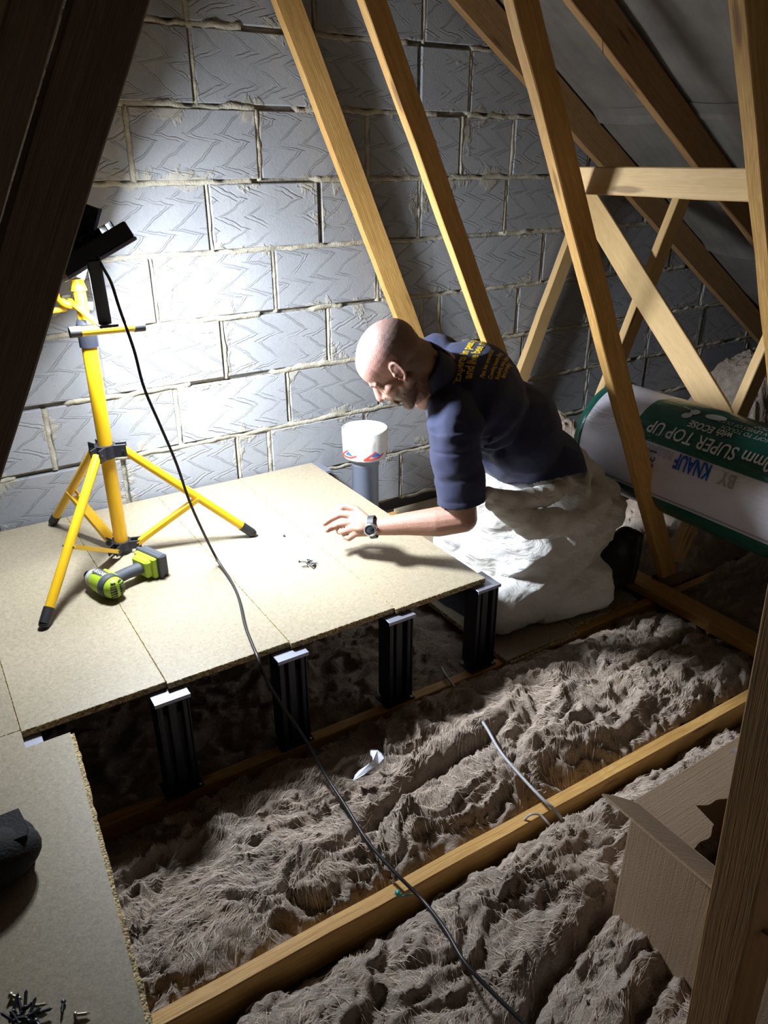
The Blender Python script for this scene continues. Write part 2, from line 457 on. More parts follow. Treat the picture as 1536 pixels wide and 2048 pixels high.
# ---- other surfaces of the loft
PLASTER = simple('plasterboard_top', (.30, .27, .24), .95, bump=.003, scale=40)
fl = MB().box((.7, .2, -.125), (8.8, 6.4, .03)).build('floor', PLASTER, origin=(.7, .2, -.125)); fl['kind'] = 'structure'
wf = MB().box((.7, -2.9, 1.3), (8.8, .1, 3.4)).build('wall_front', simple('far_loft_brick', (.16, .14, .13), .9, bump=.01, scale=20), origin=(.7, -2.9, 1.3)); wf['kind'] = 'structure'
def m_felt():
    t = NT('roofing_felt'); v = t.coord()
    n1 = t.noise(v, 4, 5, .6); n2 = t.noise(v, 260, 3, .7); n3 = t.noise(t.mapping(v, (1, 14, 1)), 2, 4)
    f = t.m('ADD', t.m('MULTIPLY', n1, .55), t.m('ADD', t.m('MULTIPLY', n2, .25), t.m('MULTIPLY', n3, .25)))
    col = t.ramp(f, [(.35, (.075, .068, .060)), (.65, (.165, .148, .128))])
    return t.set(col, .85, 0, t.bump(n2, .0015))
FELT = m_felt()
TRUSS_Y = [.96, 1.50, 2.10, 2.60, .38, -.2, -.8]
def felt(side):
    m = MB(); laps = [(-.4, 1.22), (1.14, 2.19), (2.10, 3.26), (3.17, 4.9)]       # distance down the slope from the ridge
    ys = np.arange(-2.8, 2.68, .04)
    for li, (a, b) in enumerate(laps):
        ss = np.linspace(a, b, 36); vs = []
        for s_ in ss:
            for y in ys:
                x = .864 + side*(s_*.843); z = 1.456 + .637*1.936 - .637*s_*.843
                gaps = sorted(abs(y-(ty+.017)) for ty in TRUSS_Y); dd = min(gaps[0], .28)
                sag = -.020*math.sin(dd/.28*math.pi/2) - .008*float(noise3(s_*3, y*3, 0, 5+li))
                off = .128 + sag + (.005*(li % 2)) - (.014*max(0, 1-(b-s_)/.06) if li < 3 else 0)
                vs.append((x + side*.537*off, y, z + .843*off))
        n = len(ys)
        fs = [(i*n+j, i*n+j+1, (i+1)*n+j+1, (i+1)*n+j) if side < 0 else (i*n+j, (i+1)*n+j, (i+1)*n+j+1, i*n+j+1) for i in range(len(ss)-1) for j in range(n-1)]
        m.add(vs, fs, smooth=True)
    o = m.build('ceiling', FELT); o['kind'] = 'structure'; return o
felt(1); felt(-1)

# ---- roof trusses
def beam(m, p0, p1, wdir, w, t, seed=0, steps=None, mi=0):
    """timber along p0-p1 (the centre line), w wide along wdir, t thick across, with grain UVs and a slightly waney surface"""
    p0 = Vector(p0); p1 = Vector(p1); L = (p1-p0).length; d = (p1-p0)/L
    wd = Vector(wdir); wd = (wd - d*wd.dot(d)).normalized(); td = d.cross(wd)
    c = .0025; hw, ht = w/2, t/2
    ring = [(-hw+c, -ht), (hw-c, -ht), (hw, -ht+c), (hw, ht-c), (hw-c, ht), (-hw+c, ht), (-hw, ht-c), (-hw, -ht+c)]
    n = steps or max(2, int(L/.12)); vs = []
    rr = random.Random(seed)
    for k in range(n+1):
        q = p0 + d*(L*k/n)
        jw, jt = rr.uniform(-.0012, .0012), rr.uniform(-.0010, .0010)
        for a, b in ring:
            vs.append(q + wd*(a+jw+rr.uniform(-.0004, .0004)) + td*(b+jt))
    per = [0]
    for i in range(8):
        a, b = ring[i], ring[(i+1) % 8]; per.append(per[-1]+math.dist(a, b))
    fs = []; uvs = []
    for k in range(n):
        for i in range(8):
            j = (i+1) % 8
            fs.append((k*8+i, k*8+j, (k+1)*8+j, (k+1)*8+i))
            u0, u1 = L*k/n+seed*.37, L*(k+1)/n+seed*.37
            uvs.append([(u0, per[i]), (u0, per[i+1]), (u1, per[i+1]), (u1, per[i])])
    m.add(vs, fs, uvs, mi=mi)
    m.add(vs, [list(range(8))[::-1], [n*8+i for i in range(8)]], [[(.3*a, .3*b) for a, b in ring]]*2, mi=mi)
    return m
NAIL = simple('galvanised_nail_plate', (.55, .56, .57), .35, 1.0)
def truss(Y, k, right_line, label, dark):
    t = empty('roof_truss', (.864, Y, 0))
    inv = Vector((-.864, -Y, 0))
    W, T = .072, .035; yc = Y+T/2
    W1_ = .090 if Y > 2.5 else W
    def part(name, a, b, w, mat, seed):
        m = MB(); beam(m, Vector(a)+inv, Vector(b)+inv, (1, 0, .01) if abs(a[2]-b[2]) > abs(a[0]-b[0])*.3 else (0, 0, 1), w, T, seed)
        return m.build(name, mat, t)
    sk = {.96: -.018, 1.50: -.026}.get(Y, 0)
    part('bottom_chord', (-3.4, yc-sk*2.4-.0, -.0485), (4.6, yc+sk*3.2, -.0485), .097, PINE, 3+k)
    xr, zr, sl = right_line                    # right edge of the right long web
    X = lambda z: xr + sl*(z-zr) - W*.5*math.sqrt(1+sl*sl)
    part('long_web', (X(.02), yc, .02), (X(2.70), yc, 2.70), W1_, PINE, 11+k)
    XL = lambda z: .313 + .487*(z-1.634) - W*.5*1.11
    part('long_web', (XL(.02), yc, .02), (XL(2.70), yc, 2.70), W, PINE_SHADED, 21+k)
    XS = lambda z: 2.457 + .405*(z-.649) + W*.5*1.08
    part('short_web', (XS(.10), yc, .10), (XS(1.40), yc, 1.40), W, PINE_PALE, 31+k)
    XQ = lambda z: 1.728 - XS(z)
    part('short_web', (XQ(.10), yc, .10), (XQ(1.40), yc, 1.40), W, PINE_DK, 41+k)
    rz = lambda x: ROOF(x) + .06*1.186
    part('rafter', (.864, yc, rz(.864)), (4.6, yc, rz(4.6)), .12, PINE_DK, 51+k)
    part('rafter', (.864, yc, rz(.864)), (-2.9, yc, rz(-2.9)), .12, PINE_DK, 61+k)
    for (px, pz) in ((X(.04), .02), (XL(.04), .02)):
        for y in (Y-.0012, Y+T+.0012):
            m = MB(); m.box(Vector((px, y, pz-.01))+inv, (.14, .0012, .09)); m.build('nail_plate', NAIL, t)
    tag(t, label, 'roof truss', 'pine roof trusses')
    return t
truss(.96, 1, (1.425, 1.722, -.52), 'nearest pine roof truss, with webs at the far left and right edges of the view', False)
truss(1.50, 2, (1.371, 1.795, -.523), 'pine roof truss whose tall web stands in front of the wrapped insulation roll', True)
truss(2.10, 3, (1.355, 1.873, -.507), 'pine roof truss whose rough-grained web ends behind the kneeling man\'s back', True)
truss(2.60, 4, (1.34, 1.938, -.450), 'pine roof truss against the block wall, its web ending behind the bald head', False)

m = MB(); beam(m, (1.585+.0175, .90, 1.425), (1.60+.0175, 1.60, 1.423), (0, 0, 1), .066, .035, 5)
tag(m.build('binder_board', PINE_PALE), 'short level pine binder at eye height between the two nearest right-hand webs', 'timber')
m = MB(); a = at_y(1158, 372, 2.50); b = at_y(1462, 868, 1.50)
beam(m, a, b, Vector((-1, 0, .4)).cross(b-a), .097, .022, 9)
tag(m.build('diagonal_brace', PINE_PALE), 'wide pale diagonal brace sloping down to the wrapped insulation roll', 'timber')
m = MB(); beam(m, (2.15, .45, .02), (2.15, 2.62, .02), (1, 0, 0), .085, .038, 8)
tag(m.build('floor_binder', PINE), 'flat pine binder laid over the joists below the wrapped roll', 'timber')
m = MB(); q0 = Vector((.950, .367, -.09)); q1 = Vector((.802-.1028*1.2, .367, 1.35+1.2))
beam(m, q0, q1, (0, 1, 0), .068, .10, 4)
tag(m.build('timber_post', PINE_DK), 'thick knotty timber post in the near right corner in front of the cardboard box', 'timber')

m = MB(); m.tube(smooth_path([at_y(1210, -60, 1.95), at_y(1208, 0, 1.95), at_y(1205, 60, 1.95), at_y(1206, 108, 1.95)], 4), .0012, n=5)
tag(m.build('hanging_string', simple('dark_string', (.05, .03, .02), .9)), 'thin dark string hanging in front of the roof felt at the top right', 'string')
# ------------------------------------------------------------------ chipboard deck on black stilts
TOPZ = .324; TH = .018
BLACK = simple('black_plastic', (.013, .015, .024), .5, scale=80)
RUBBER = simple('black_rubber', (.02, .02, .022), .55)
STEEL = simple('bright_steel', (.62, .63, .66), .28, 1.0)
GREYMET = simple('satin_metal_plate', (.30, .31, .38), .5, .6)
DECK = [(-.95, -.625), (-.625, -.30), (-.30, .026), (.026, .354), (.354, .681), (.681, 1.005), (1.005, 1.331)]
BL = ['chipboard loft board at the far left of the deck, mostly behind the dark web', 'chipboard loft board second from the left end of the deck',
      'chipboard deck board cut by the left edge beside the tripod', 'chipboard deck board under the front tripod foot and green drill',
      'chipboard deck board under the tripod mast and green battery', 'yellowish chipboard deck board with the small cluster of screws',
      'chipboard deck board at the right end, under the man\'s bare forearm']
def board(x0, x1, y0, y1, z, label, rot=0, tongue=None, th=TH):
    m = MB(); g = .0006
    c = Vector(((x0+x1)/2, (y0+y1)/2, z-th/2)); w, d = x1-x0-2*g, y1-y0
    m.box((0, 0, 0), (w, d, th), bev=.0012)
    mi = []
    for f in m.f:
        n = (Vector(m.v[f[1]])-Vector(m.v[f[0]])).cross(Vector(m.v[f[2]])-Vector(m.v[f[1]]))
        mi.append(0 if abs(n.z) > n.length*.9 else 1)
    m.mi = mi
    if tongue: m.box((0, -d/2-.004, -.001), (w-.02, .010, .007), mi=1)
    o = m.build('loft_board', [CHIP, CHIP_E]); o.location = c; o.rotation_euler = (0, 0, rot)
    return tag(o, label, 'chipboard', 'chipboard deck boards')
fy = [1.545, 1.545, 1.545, 1.538, 1.528, 1.517, 1.508]
for i, ((a, b), y0) in enumerate(zip(DECK, fy)):
    if b < -.5: continue
    board(a, b, y0, 2.642, TOPZ, BL[i])
# the near board with its notch and rough cut edge
m = MB(); poly = [(-.62, .40), (.052, .40), (.118, 1.478), (.026, 1.478), (.026, 1.543), (-.62, 1.543)]
m.prism(poly, TOPZ-TH, TOPZ, mi=0, mi_side=1)
E0, E1 = Vector((.052, .40, 0)), Vector((.118, 1.478, 0)); vs = []; fs = []
for k in range(121):
    p = E0.lerp(E1, k/120); j = .0014*float(noise3(k*.9, 0, 0, 3)); w = .0085+.0012*float(noise3(k*.35, 5, 0, 3))
    vs += [p+Vector((-.001, 0, TOPZ-.0055)), p+Vector((w+j, 0, TOPZ-.0065+.6*j)), p+Vector((w+j, 0, TOPZ-.0125)), p+Vector((-.001, 0, TOPZ-.0125))]
for k in range(120):
    for i in range(3): fs.append((k*4+i, k*4+i+1, (k+1)*4+i+1, (k+1)*4+i))
m.add(vs, fs, mi=1)
tag(m.build('loft_board', [CHIP, CHIP_E]), 'near chipboard board at the bottom left with a rough flaky cut edge', 'chipboard', 'chipboard deck boards')
# boards at joist level under the kneeling man
board(1.40, 1.725, 1.46, 2.37, TH+.001, 'low chipboard board on the joists under the kneeling man\'s knees', tongue=True)
board(1.728, 2.05, 1.49, 2.62, TH+.001, 'low chipboard board on the joists under the kneeling man\'s boots')
MATM = simple('black_mat', (.012, .013, .018), .8, bump=.002, scale=200)
m = MB(); mv = []; mf = []
nx, ny = 26, 30
for i in range(nx+1):
    for j in range(ny+1):
        x = 1.43+.58*i/nx; y = 1.60+.62*j/ny
        e = min(i, nx-i, j, ny-j); z = .0195+.010*min(1, e/2)+.003*float(noise3(x*9, y*9, 0, 2))
        mv.append((x+.012*float(noise3(x*6, y*6, 1, 3)), y+.02*float(noise3(x*5, y*5, 2, 4)), z))
for i in range(nx):
    for j in range(ny): mf.append((i*(ny+1)+j, (i+1)*(ny+1)+j, (i+1)*(ny+1)+j+1, i*(ny+1)+j+1))
m.add(mv, mf, smooth=True)
tag(m.build('kneeling_mat', MATM), 'dark mat on the low boards under the kneeling man', 'mat')

def stilt(x, y, label, proto=[None]):
    if proto[0] is None:
        t = empty('deck_stilt', (0, 0, 0))
        m = MB(); m.box((0, .010, .302), (.088, .092, .0035), bev=.001); m.box((0, -.035, .299), (.088, .0025, .010))
        m.build('top_plate', GREYMET, t)
        m = MB(); h0, h1 = .004, .300
        for sx in (-.030, 0, .030): m.box((sx, 0, (h0+h1)/2), (.013 if sx else .022, .052 if sx else .040, h1-h0), bev=.002)
        for sx in (-.015, .015):
            m.box((sx, .004, .155), (.024, .016, .17), bev=.001)
            m.box((sx, 0, .010), (.024, .045, .012)); m.box((sx, 0, .292), (.024, .045, .014))
        for sx in (-.038, .038): m.box((sx, 0, .155), (.004, .062, .28), bev=.001)
        m.build('post', BLACK, t)
        m = MB(); m.box((0, 0, .003), (.100, .066, .006), bev=.002); m.box((0, -.024, -.012), (.090, .004, .030))
        for sx in (-1, 1): m.add([(sx*.034, -.02, .006), (sx*.034, .02, .006), (sx*.050, 0, .006), (sx*.034, 0, .030)], [(0, 2, 3), (2, 1, 3), (1, 0, 3)])
        m.build('base_plate', BLACK, t)
        m = MB(); m.lathe((.040, -.027, .006), [(0, .0028), (.0035, .0022), (.0042, 0)], n=10); m.build('screw', STEEL, t)
        proto[0] = t; o = t
    else: o = copy_tree(proto[0])
    o.location = (x, y, .0)
    return tag(o, label, 'deck support', 'black stilts under the deck')
stilt(1.327, 1.517, 'black plastic stilt under the deck\'s right front corner')
stilt(1.012, 1.519, 'black stilt under the deck front, next one left of the corner stilt')
stilt(.672, 1.522, 'black stilt with pale top plate behind the hanging black cable')
stilt(.352, 1.525, 'stilt in deep shadow whose bright top plate shows under the deck edge')
stilt(.020, 1.528, 'half hidden stilt whose plate shows in the notch of the near board')
stilt(1.340, 2.60, 'stilt end showing at the far right corner of the deck by the wall')

# ------------------------------------------------------------------ soil pipe with white cap
GREYP = simple('grey_soil_pipe', (.255, .29, .37), .38, scale=6, var=.04)
def m_cap():
    t = NT('white_cap_plastic'); v = t.coord(); s = t.n('ShaderNodeSeparateXYZ'); t.l(v, s.inputs[0])
    n = t.noise(v, 14, 4); dirt = t.step(t.noise(t.mapping(v, (10, 10, 3)), 3, 4), .62, .7)
    col = t.ramp(n, [(.3, (.58, .58, .575)), (.6, (.66, .66, .66))])
    col = t.mix(t.m('MULTIPLY', dirt, .55), col, (.33, .25, .18, 1))
    return t.set(col, .42)
CAPM = m_cap(); RED = simple('red_print', (.66, .055, .035), .45, var=.03); BLUE = simple('blue_print', (.03, .12, .50), .45, var=.03)
px_, py_ = 1.476, 2.45
pipe = empty('soil_pipe', (px_, py_, 0))
m = MB(); m.lathe((0, 0, 0), [(.0545, -.105), (.0545, .352), (.0575, .354), (.0575, .392), (.055, .395), (.05, .395)], n=40); m.build('pipe', GREYP, pipe)
m = MB(); m.lathe((0, 0, 0), [(.06, .386), (.085, .388), (.088, .394), (.089, .41), (.0925, .50), (.0918, .5055), (.0895, .5075)], n=56); m.lathe((0, 0, 0), [(.0895, .5075), (.0865, .5078), (.0845, .5055), (.0, .5055)], n=56, smooth=False)
capo = m.build('cap', CAPM, pipe)
m = MB()
def on_cap(u, v, r=.0902):                      # u metres round the cap, v height
    a = math.radians(-122)+u/.0895; rr = r + (v-.40)*.03
    return Vector((rr*math.cos(a), rr*math.sin(a), v))
def strip(m, pts, wdt, mi):
    for (u0, v0), (u1, v1) in zip(pts[:-1], pts[1:]):
        n = 8; L = math.hypot(u1-u0, v1-v0); px, pz = -(v1-v0)/L*wdt/2, (u1-u0)/L*wdt/2
        vs = []
        for k in range(n+1):
            t = k/n; u = u0+(u1-u0)*t; v = v0+(v1-v0)*t
            vs += [on_cap(u+px, v+pz), on_cap(u-px, v-pz)]
        m.add(vs, [(2*k, 2*k+1, 2*k+3, 2*k+2) for k in range(n)], mi=mi)
for off in (-.118, 0.0, .118):
    strip(m, [(off-.004, .4005), (off+.045, .432)], .0065, 0)
    strip(m, [(off-.004, .4005), (off+.06, .4045)], .0075, 0); strip(m, [(off+.06, .4045), (off+.085, .4165)], .0065, 0)
    vs = [on_cap(off+.026+.045*k/8, .4115+ (0 if k in (0,) else 0)) for k in range(9)] + [on_cap(off+.026+.045*k/8, .4115+.017*(1-abs(k-4)/4)) for k in range(9)]
    m.add(vs, [(k, k+1, 9+k+1, 9+k) for k in range(8)], mi=1)
m.build('printed_stripe', [RED, BLUE], capo)
tag(pipe, 'grey soil pipe with a white cap, red and blue stripe, by the block wall', 'soil pipe')

# ------------------------------------------------------------------ work light
YEL = simple('yellow_enamel', (.80, .47, .012), .32, scale=12, var=.03)
HOUS = simple('lamp_housing', (.018, .019, .024), .45, scale=90)
tb = Vector((.45, 2.27, TOPZ))
stand = empty('light_stand', tb)
def sp(m, name, mat, parent=stand): 
    o = m.build(name, mat, parent); return o
L_ = lambda p: Vector(p)-tb
mast_top = Vector((.452, 2.275, .998)); hub_lo = Vector((.45, 2.27, .352)); hub_hi = Vector((.449, 2.272, .672))
m = MB(); m.cyl(L_((.45, 2.27, .345)), L_(mast_top), .0215, .0215, n=24); mast = sp(m, 'mast', YEL)
m = MB(); m.cyl(L_(mast_top+Vector((0, 0, -.01))), L_(mast_top+Vector((0, 0, .055))), .026, .026, n=24); m.cyl(L_(mast_top+Vector((0, 0, .055))), L_(mast_top+Vector((0, 0, .068))), .026, .021, n=24); sp(m, 'collar', BLACK)
itop = mast_top+Vector((0.0, .012, .175))
m = MB(); m.cyl(L_(mast_top), L_(itop), .0165, n=20); sp(m, 'inner_tube', YEL)
for hc, rr, hh, nm in ((hub_hi, .031, .040, 'leg_bracket'), (hub_lo, .030, .028, 'brace_bracket')):
    m = MB(); m.cyl(L_(hc)-Vector((0, 0, hh/2)), L_(hc)+Vector((0, 0, hh/2)), rr, n=24)
    for ft in ((.152, 1.945), (.848, 2.148), (.301, 2.598)):
        dv = Vector((ft[0]-hc.x, ft[1]-hc.y, 0)).normalized(); sd = Vector((-dv.y, dv.x, 0))
        for s_ in (-1, 1): m.box(L_(hc)+dv*.042+sd*(.0135*s_), (.038, .005, hh), rot=Matrix((dv, sd, Vector((0, 0, 1)))).transposed(), bev=.001)
        m.cyl(L_(hc)+dv*.05-sd*.019, L_(hc)+dv*.05+sd*.019, .004, n=8)
    sp(m, nm, BLACK)
for ft in ((.152, 1.945), (.848, 2.148), (.301, 2.598)):
    foot = Vector((ft[0], ft[1], TOPZ+.012)); dv = Vector((foot.x-hub_hi.x, foot.y-hub_hi.y, 0)).normalized()
    a = hub_hi + dv*.05; d = (foot-a).normalized(); foot2 = foot - d*.0
    m = MB(); m.cyl(L_(a), L_(foot-d*.03), .0135, n=18); leg = sp(m, 'leg', YEL)
    m = MB(); m.cyl(L_(foot-d*.045), L_(foot), .0155, .0150, n=18); m.ellipsoid(L_(foot), (.015, .015, .0115), nu=16, nv=8); sp(m, 'rubber_foot', RUBBER, leg)
    mid = a.lerp(foot, .56); b0 = hub_lo+dv*.05; sd = Vector((-dv.y, dv.x, 0))
    m = MB()
    e = (mid-b0); ed = e.normalized(); up = ed.cross(sd)
    for s_ in (-1, 1):
        m.box(L_((b0+mid)/2)+sd*(.0155*s_), (e.length, .0022, .013), rot=Matrix((ed, sd, up)).transposed())
    m.box(L_(b0.lerp(mid, .45))+up*.0055, (e.length*.86, .030, .002), rot=Matrix((ed, sd, up)).transposed())
    sp(m, 'brace', YEL)
    m = MB(); m.cyl(L_(mid)-sd*.019, L_(mid)+sd*.019, .0035, n=8); sp(m, 'bolt', STEEL)
# head frame
tL = at_y(142, 665, 2.17); tR = at_y(286, 652, 2.17); tdir = (tR-tL).normalized()
m = MB(); m.cyl(L_(tL), L_(tR), .0130, n=18); sp(m, 'crossbar', YEL)
for e0, sgn in ((tL, 1), (tR, -1)):
    m = MB(); m.cyl(L_(e0-tdir*.004*sgn), L_(e0+tdir*.026*sgn), .0148, n=18); sp(m, 'end_cap', RUBBER)
tj = at_y(203, 655, 2.17); back = at_y(157, 610, 2.30)
m = MB(); m.tube([L_(p) for p in smooth_path([at_y(60, 560, 2.34), at_y(100, 582, 2.33), at_y(130, 607, 2.31), at_y(158, 611, 2.30)])], .0115, n=14); sp(m, 'crossbar', YEL)
m = MB(); m.cyl(L_(at_y(154, 611, 2.30)), L_(at_y(186, 613, 2.29)), .0122, n=14); sp(m, 'end_cap', GREYMET)
m = MB(); m.cyl(L_(tj), L_(at_y(133, 596, 2.33)), .0085, n=12); m.cyl(L_(at_y(133, 617, 2.33)), L_(at_y(100, 622, 2.33)), .0085, n=12); m.cyl(L_(itop-Vector((0,0,.03))), L_(itop), .022, .014, n=16); sp(m, 'head_frame', YEL)
for q in ((158, 598), (132, 592)):
    c = at_y(q[0], q[1], 2.31); m = MB(); m.box(L_(c), (.030, .012, .010), bev=.003); m.cyl(L_(c), L_(c)-Vector((0, 0, .018)), .005, n=8); sp(m, 'knob', RUBBER)
tag(stand, 'yellow tripod light stand with black rubber feet on the chipboard deck', 'light stand')

# the two flood heads, both seen from behind
def flood(name_label, c, nrm, longdir, w, h, watts, seed):
    f = empty('floodlight', c); nrm = Vector(nrm).normalized(); x = Vector(longdir); x = (x-nrm*x.dot(nrm)).normalized(); y = nrm.cross(x)
    R3 = Matrix((x, y, nrm)).transposed()
    m = MB(); m.box(R3 @ Vector((0, 0, -.008)), (w, h, .044), rot=R3, bev=.004)
    for k in range(9): m.box(R3 @ Vector((-w*.36+w*.09*k, 0, -.036)), (.003, h*.72, .020), rot=R3)
    m.box(R3 @ Vector((0, 0, -.034)), (w*.34, h*.34, .030), rot=R3, bev=.004)
    m.build('housing', HOUS, f)
    m = MB()
    for s_ in (-1, 1):
        m.box(R3 @ Vector((s_*(w/2-.004), 0, .018)), (.010, h, .010), rot=R3, bev=.001); m.box(R3 @ Vector((0, s_*(h/2-.004), .018)), (w, .010, .010), rot=R3, bev=.001)
    m.build('bezel', GREYMET, f)
    t = NT('led_panel'); t.b.inputs['Emission Color'].default_value = (*LAMP_COLOR, 1); t.b.inputs['Emission Strength'].default_value = 30; t.set((.9, .9, .9), .4)
    m = MB(); m.box(R3 @ Vector((0, 0, .0165)), (w-.022, h-.022, .003), rot=R3); m.build('led_panel', t.mat, f)
    ld = bpy.data.lights.new('flood_lamp', 'AREA'); ld.shape = 'RECTANGLE'; ld.size = w-.03; ld.size_y = h-.03; ld.energy = watts; ld.color = LAMP_COLOR; ld.spread = math.radians(162)
    lo = bpy.data.objects.new('flood_lamp', ld); COL.objects.link(lo); lo.parent = f
    lo.matrix_local = Matrix.Translation(nrm*.024) @ Matrix((x, y*-1, -nrm)).transposed().to_4x4()
    tag(f, name_label, 'work light', 'black flood heads of the work light'); return f
c1 = at_y(189, 507, 2.17)
ax = (at_y(262, 467, 2.17)-at_y(128, 570, 2.17)).normalized()
LAMP1_N = Vector((.42, -.19, -.88))
flood('black flood head seen edge-on, tilted down over the deck, trailing the cable', c1+Vector((0, .0, 0)), LAMP1_N, ax, .20, .17, LAMP_W_DOWN, 1)
c2 = at_y(166, 482, 2.30)
LAMP2_N = Vector((.90, -.16, -.38))
flood('black flood head behind the first one, aimed along the block wall', c2, LAMP2_N, (.28, .0, .95), .19, .13, LAMP_W_WALL, 2)
m = MB(); a = at_y(211, 650, 2.10); b = at_y(187, 520, 2.055); d = (b-a).normalized(); s_ = d.cross(Vector((0, 1, 0))).normalized()
R3 = Matrix((s_, d.cross(s_), d)).transposed()
m.box((a+b)/2-tb, (.034, .010, (b-a).length), rot=R3, bev=.002); m.box(at_y(214, 649, 2.11)-tb, (.050, .05, .010), bev=.002)
sp(m, 'lamp_bracket', simple('bracket_black', (.006, .006, .008), .7))

# lamp cable
CABLE = simple('black_cable_sheath', (.016, .016, .018), .42, scale=60)
pth = [at_y(194, 512, 2.06), at_y(203, 530, 2.055)]
for i, (x, y) in enumerate([(222, 565), (240, 620), (268, 700), (288, 775), (320, 850), (352, 925), (378, 1000), (402, 1055), (432, 1115)]):
    f_ = (i+1)/9.4; pth.append(at_y(x, y, 2.06-.045*f_))
for x, y in [(462, 1162), (478, 1198), (490, 1250), (505, 1290)]: pth.append(at_z(x, y, TOPZ+.0075))
pth.append(at_z(516, 1316, TOPZ+.004)); pth.append(at_y(526, 1345, 1.475)); pth.append(at_y(560, 1405, 1.44)); pth.append(at_y(610, 1478, 1.38))
for x, y, z in [(648, 1545, .065), (690, 1610, .05), (735, 1682, .045), (790, 1745, .035), (845, 1800, .022), (890, 1858, .045), (930, 1925, .06), (985, 1985, .055), (1050, 2050, .05), (1095, 2110, .04)]:
    pth.append(at_z(x, y, z))
m = MB(); m.tube(smooth_path(pth, 8), .0042, n=10)
tag(m.build('lamp_cable', CABLE), 'black cable hanging from the work light over the deck and across the insulation', 'cable')
WC = simple('grey_white_cable', (.42, .43, .46), .4, scale=40)
m = MB(); m.tube(smooth_path([at_z(884, 1335, .004), at_z(893, 1352, .012), at_z(935, 1408, .03), at_z(968, 1448, .055), at_z(1000, 1502, .055), at_z(1040, 1550, .05), at_z(1085, 1598, .045), at_z(1108, 1618, .03), at_z(1122, 1636, .008), at_z(1135, 1655, -.02)], 8), .0042, n=8)
tag(m.build('lighting_cable', WC), 'pale grey cable running over the insulation between the two joists', 'cable')
m = MB(); m.tube(smooth_path([at_z(1048, 1640, .0), at_z(1062, 1629, .018), at_z(1080, 1630, .015), at_z(1098, 1648, .004), at_z(1110, 1660, -.02)], 8), .003, n=8)
tag(m.build('bare_cable', WC), 'short thin pale cable loop over the near joist beside the grey cable', 'cable')
# ------------------------------------------------------------------ glass wool insulation
def m_wool():
    t = NT('brown_glass_wool'); v = t.coord()
    at = t.n('ShaderNodeAttribute', attribute_name='tone')
    n1 = t.noise(v, 6, 6, .6, 1.8); n2 = t.noise(t.mapping(v, (7, 15, 12), rot=(0, 0, .15)), 1, 9, .64, 3.2); n3 = t.noise(t.mapping(v, (17, 11, 12), rot=(0, 0, .5)), 1, 9, .66, 3.6)
    f = t.m('ADD', t.m('MULTIPLY', n1, .45), t.m('ADD', t.m('MULTIPLY', n2, .3), t.m('MULTIPLY', n3, .25)))
    col = t.ramp(f, [(.30, (.24, .15, .10)), (.43, (.46, .325, .235)), (.56, (.62, .475, .365)), (.70, (.78, .67, .57))])
    col = t.mix(t.m('MULTIPLY', at.outputs['Fac'], .8, clamp=True), col, (.62, .55, .50, 1))
    rdg = lambda x: t.m('SUBTRACT', 1.0, t.m('ABSOLUTE', t.m('SUBTRACT', t.m('MULTIPLY', x, 4.0), 2.0)))
    wv = t.n('ShaderNodeVectorMath', operation='ADD'); t.l(v, wv.inputs[0]); sc = t.n('ShaderNodeVectorMath', operation='SCALE'); t.l(t.noise(v, 7, 4, .6, 1.0, out=1), sc.inputs[0]); sc.inputs['Scale'].default_value = .22; t.l(sc.outputs[0], wv.inputs[1])
    fine = t.noise(t.mapping(wv.outputs[0], (38, 300, 120)), 1, 5, .65)
    col = t.mix(.55, col, t.ramp(fine, [(.35, (.22, .14, .095)), (.5, (.55, .42, .33)), (.68, (.84, .74, .64))]))
    h = t.m('ADD', t.m('MULTIPLY', rdg(n2), .5), t.m('ADD', t.m('MULTIPLY', rdg(n3), .5), t.m('MULTIPLY', fine, .42)))
    m_ = t.set(col, .95, 0, t.bump(h, .012, 1.0)); t.b.inputs['Sheen Weight'].default_value = .25; t.b.inputs['Sheen Roughness'].default_value = .6
    t.b.inputs['Specular IOR Level'].default_value = .15
    return m_
WOOL = m_wool()
def m_fib():
    t = NT('glass_wool_fibre'); v = t.coord(); n = t.noise(v, 60, 2)
    col = t.ramp(n, [(.3, (.42, .31, .235)), (.55, (.60, .48, .385)), (.75, (.76, .68, .60))])
    return t.set(col, .8)
FIB = m_fib()
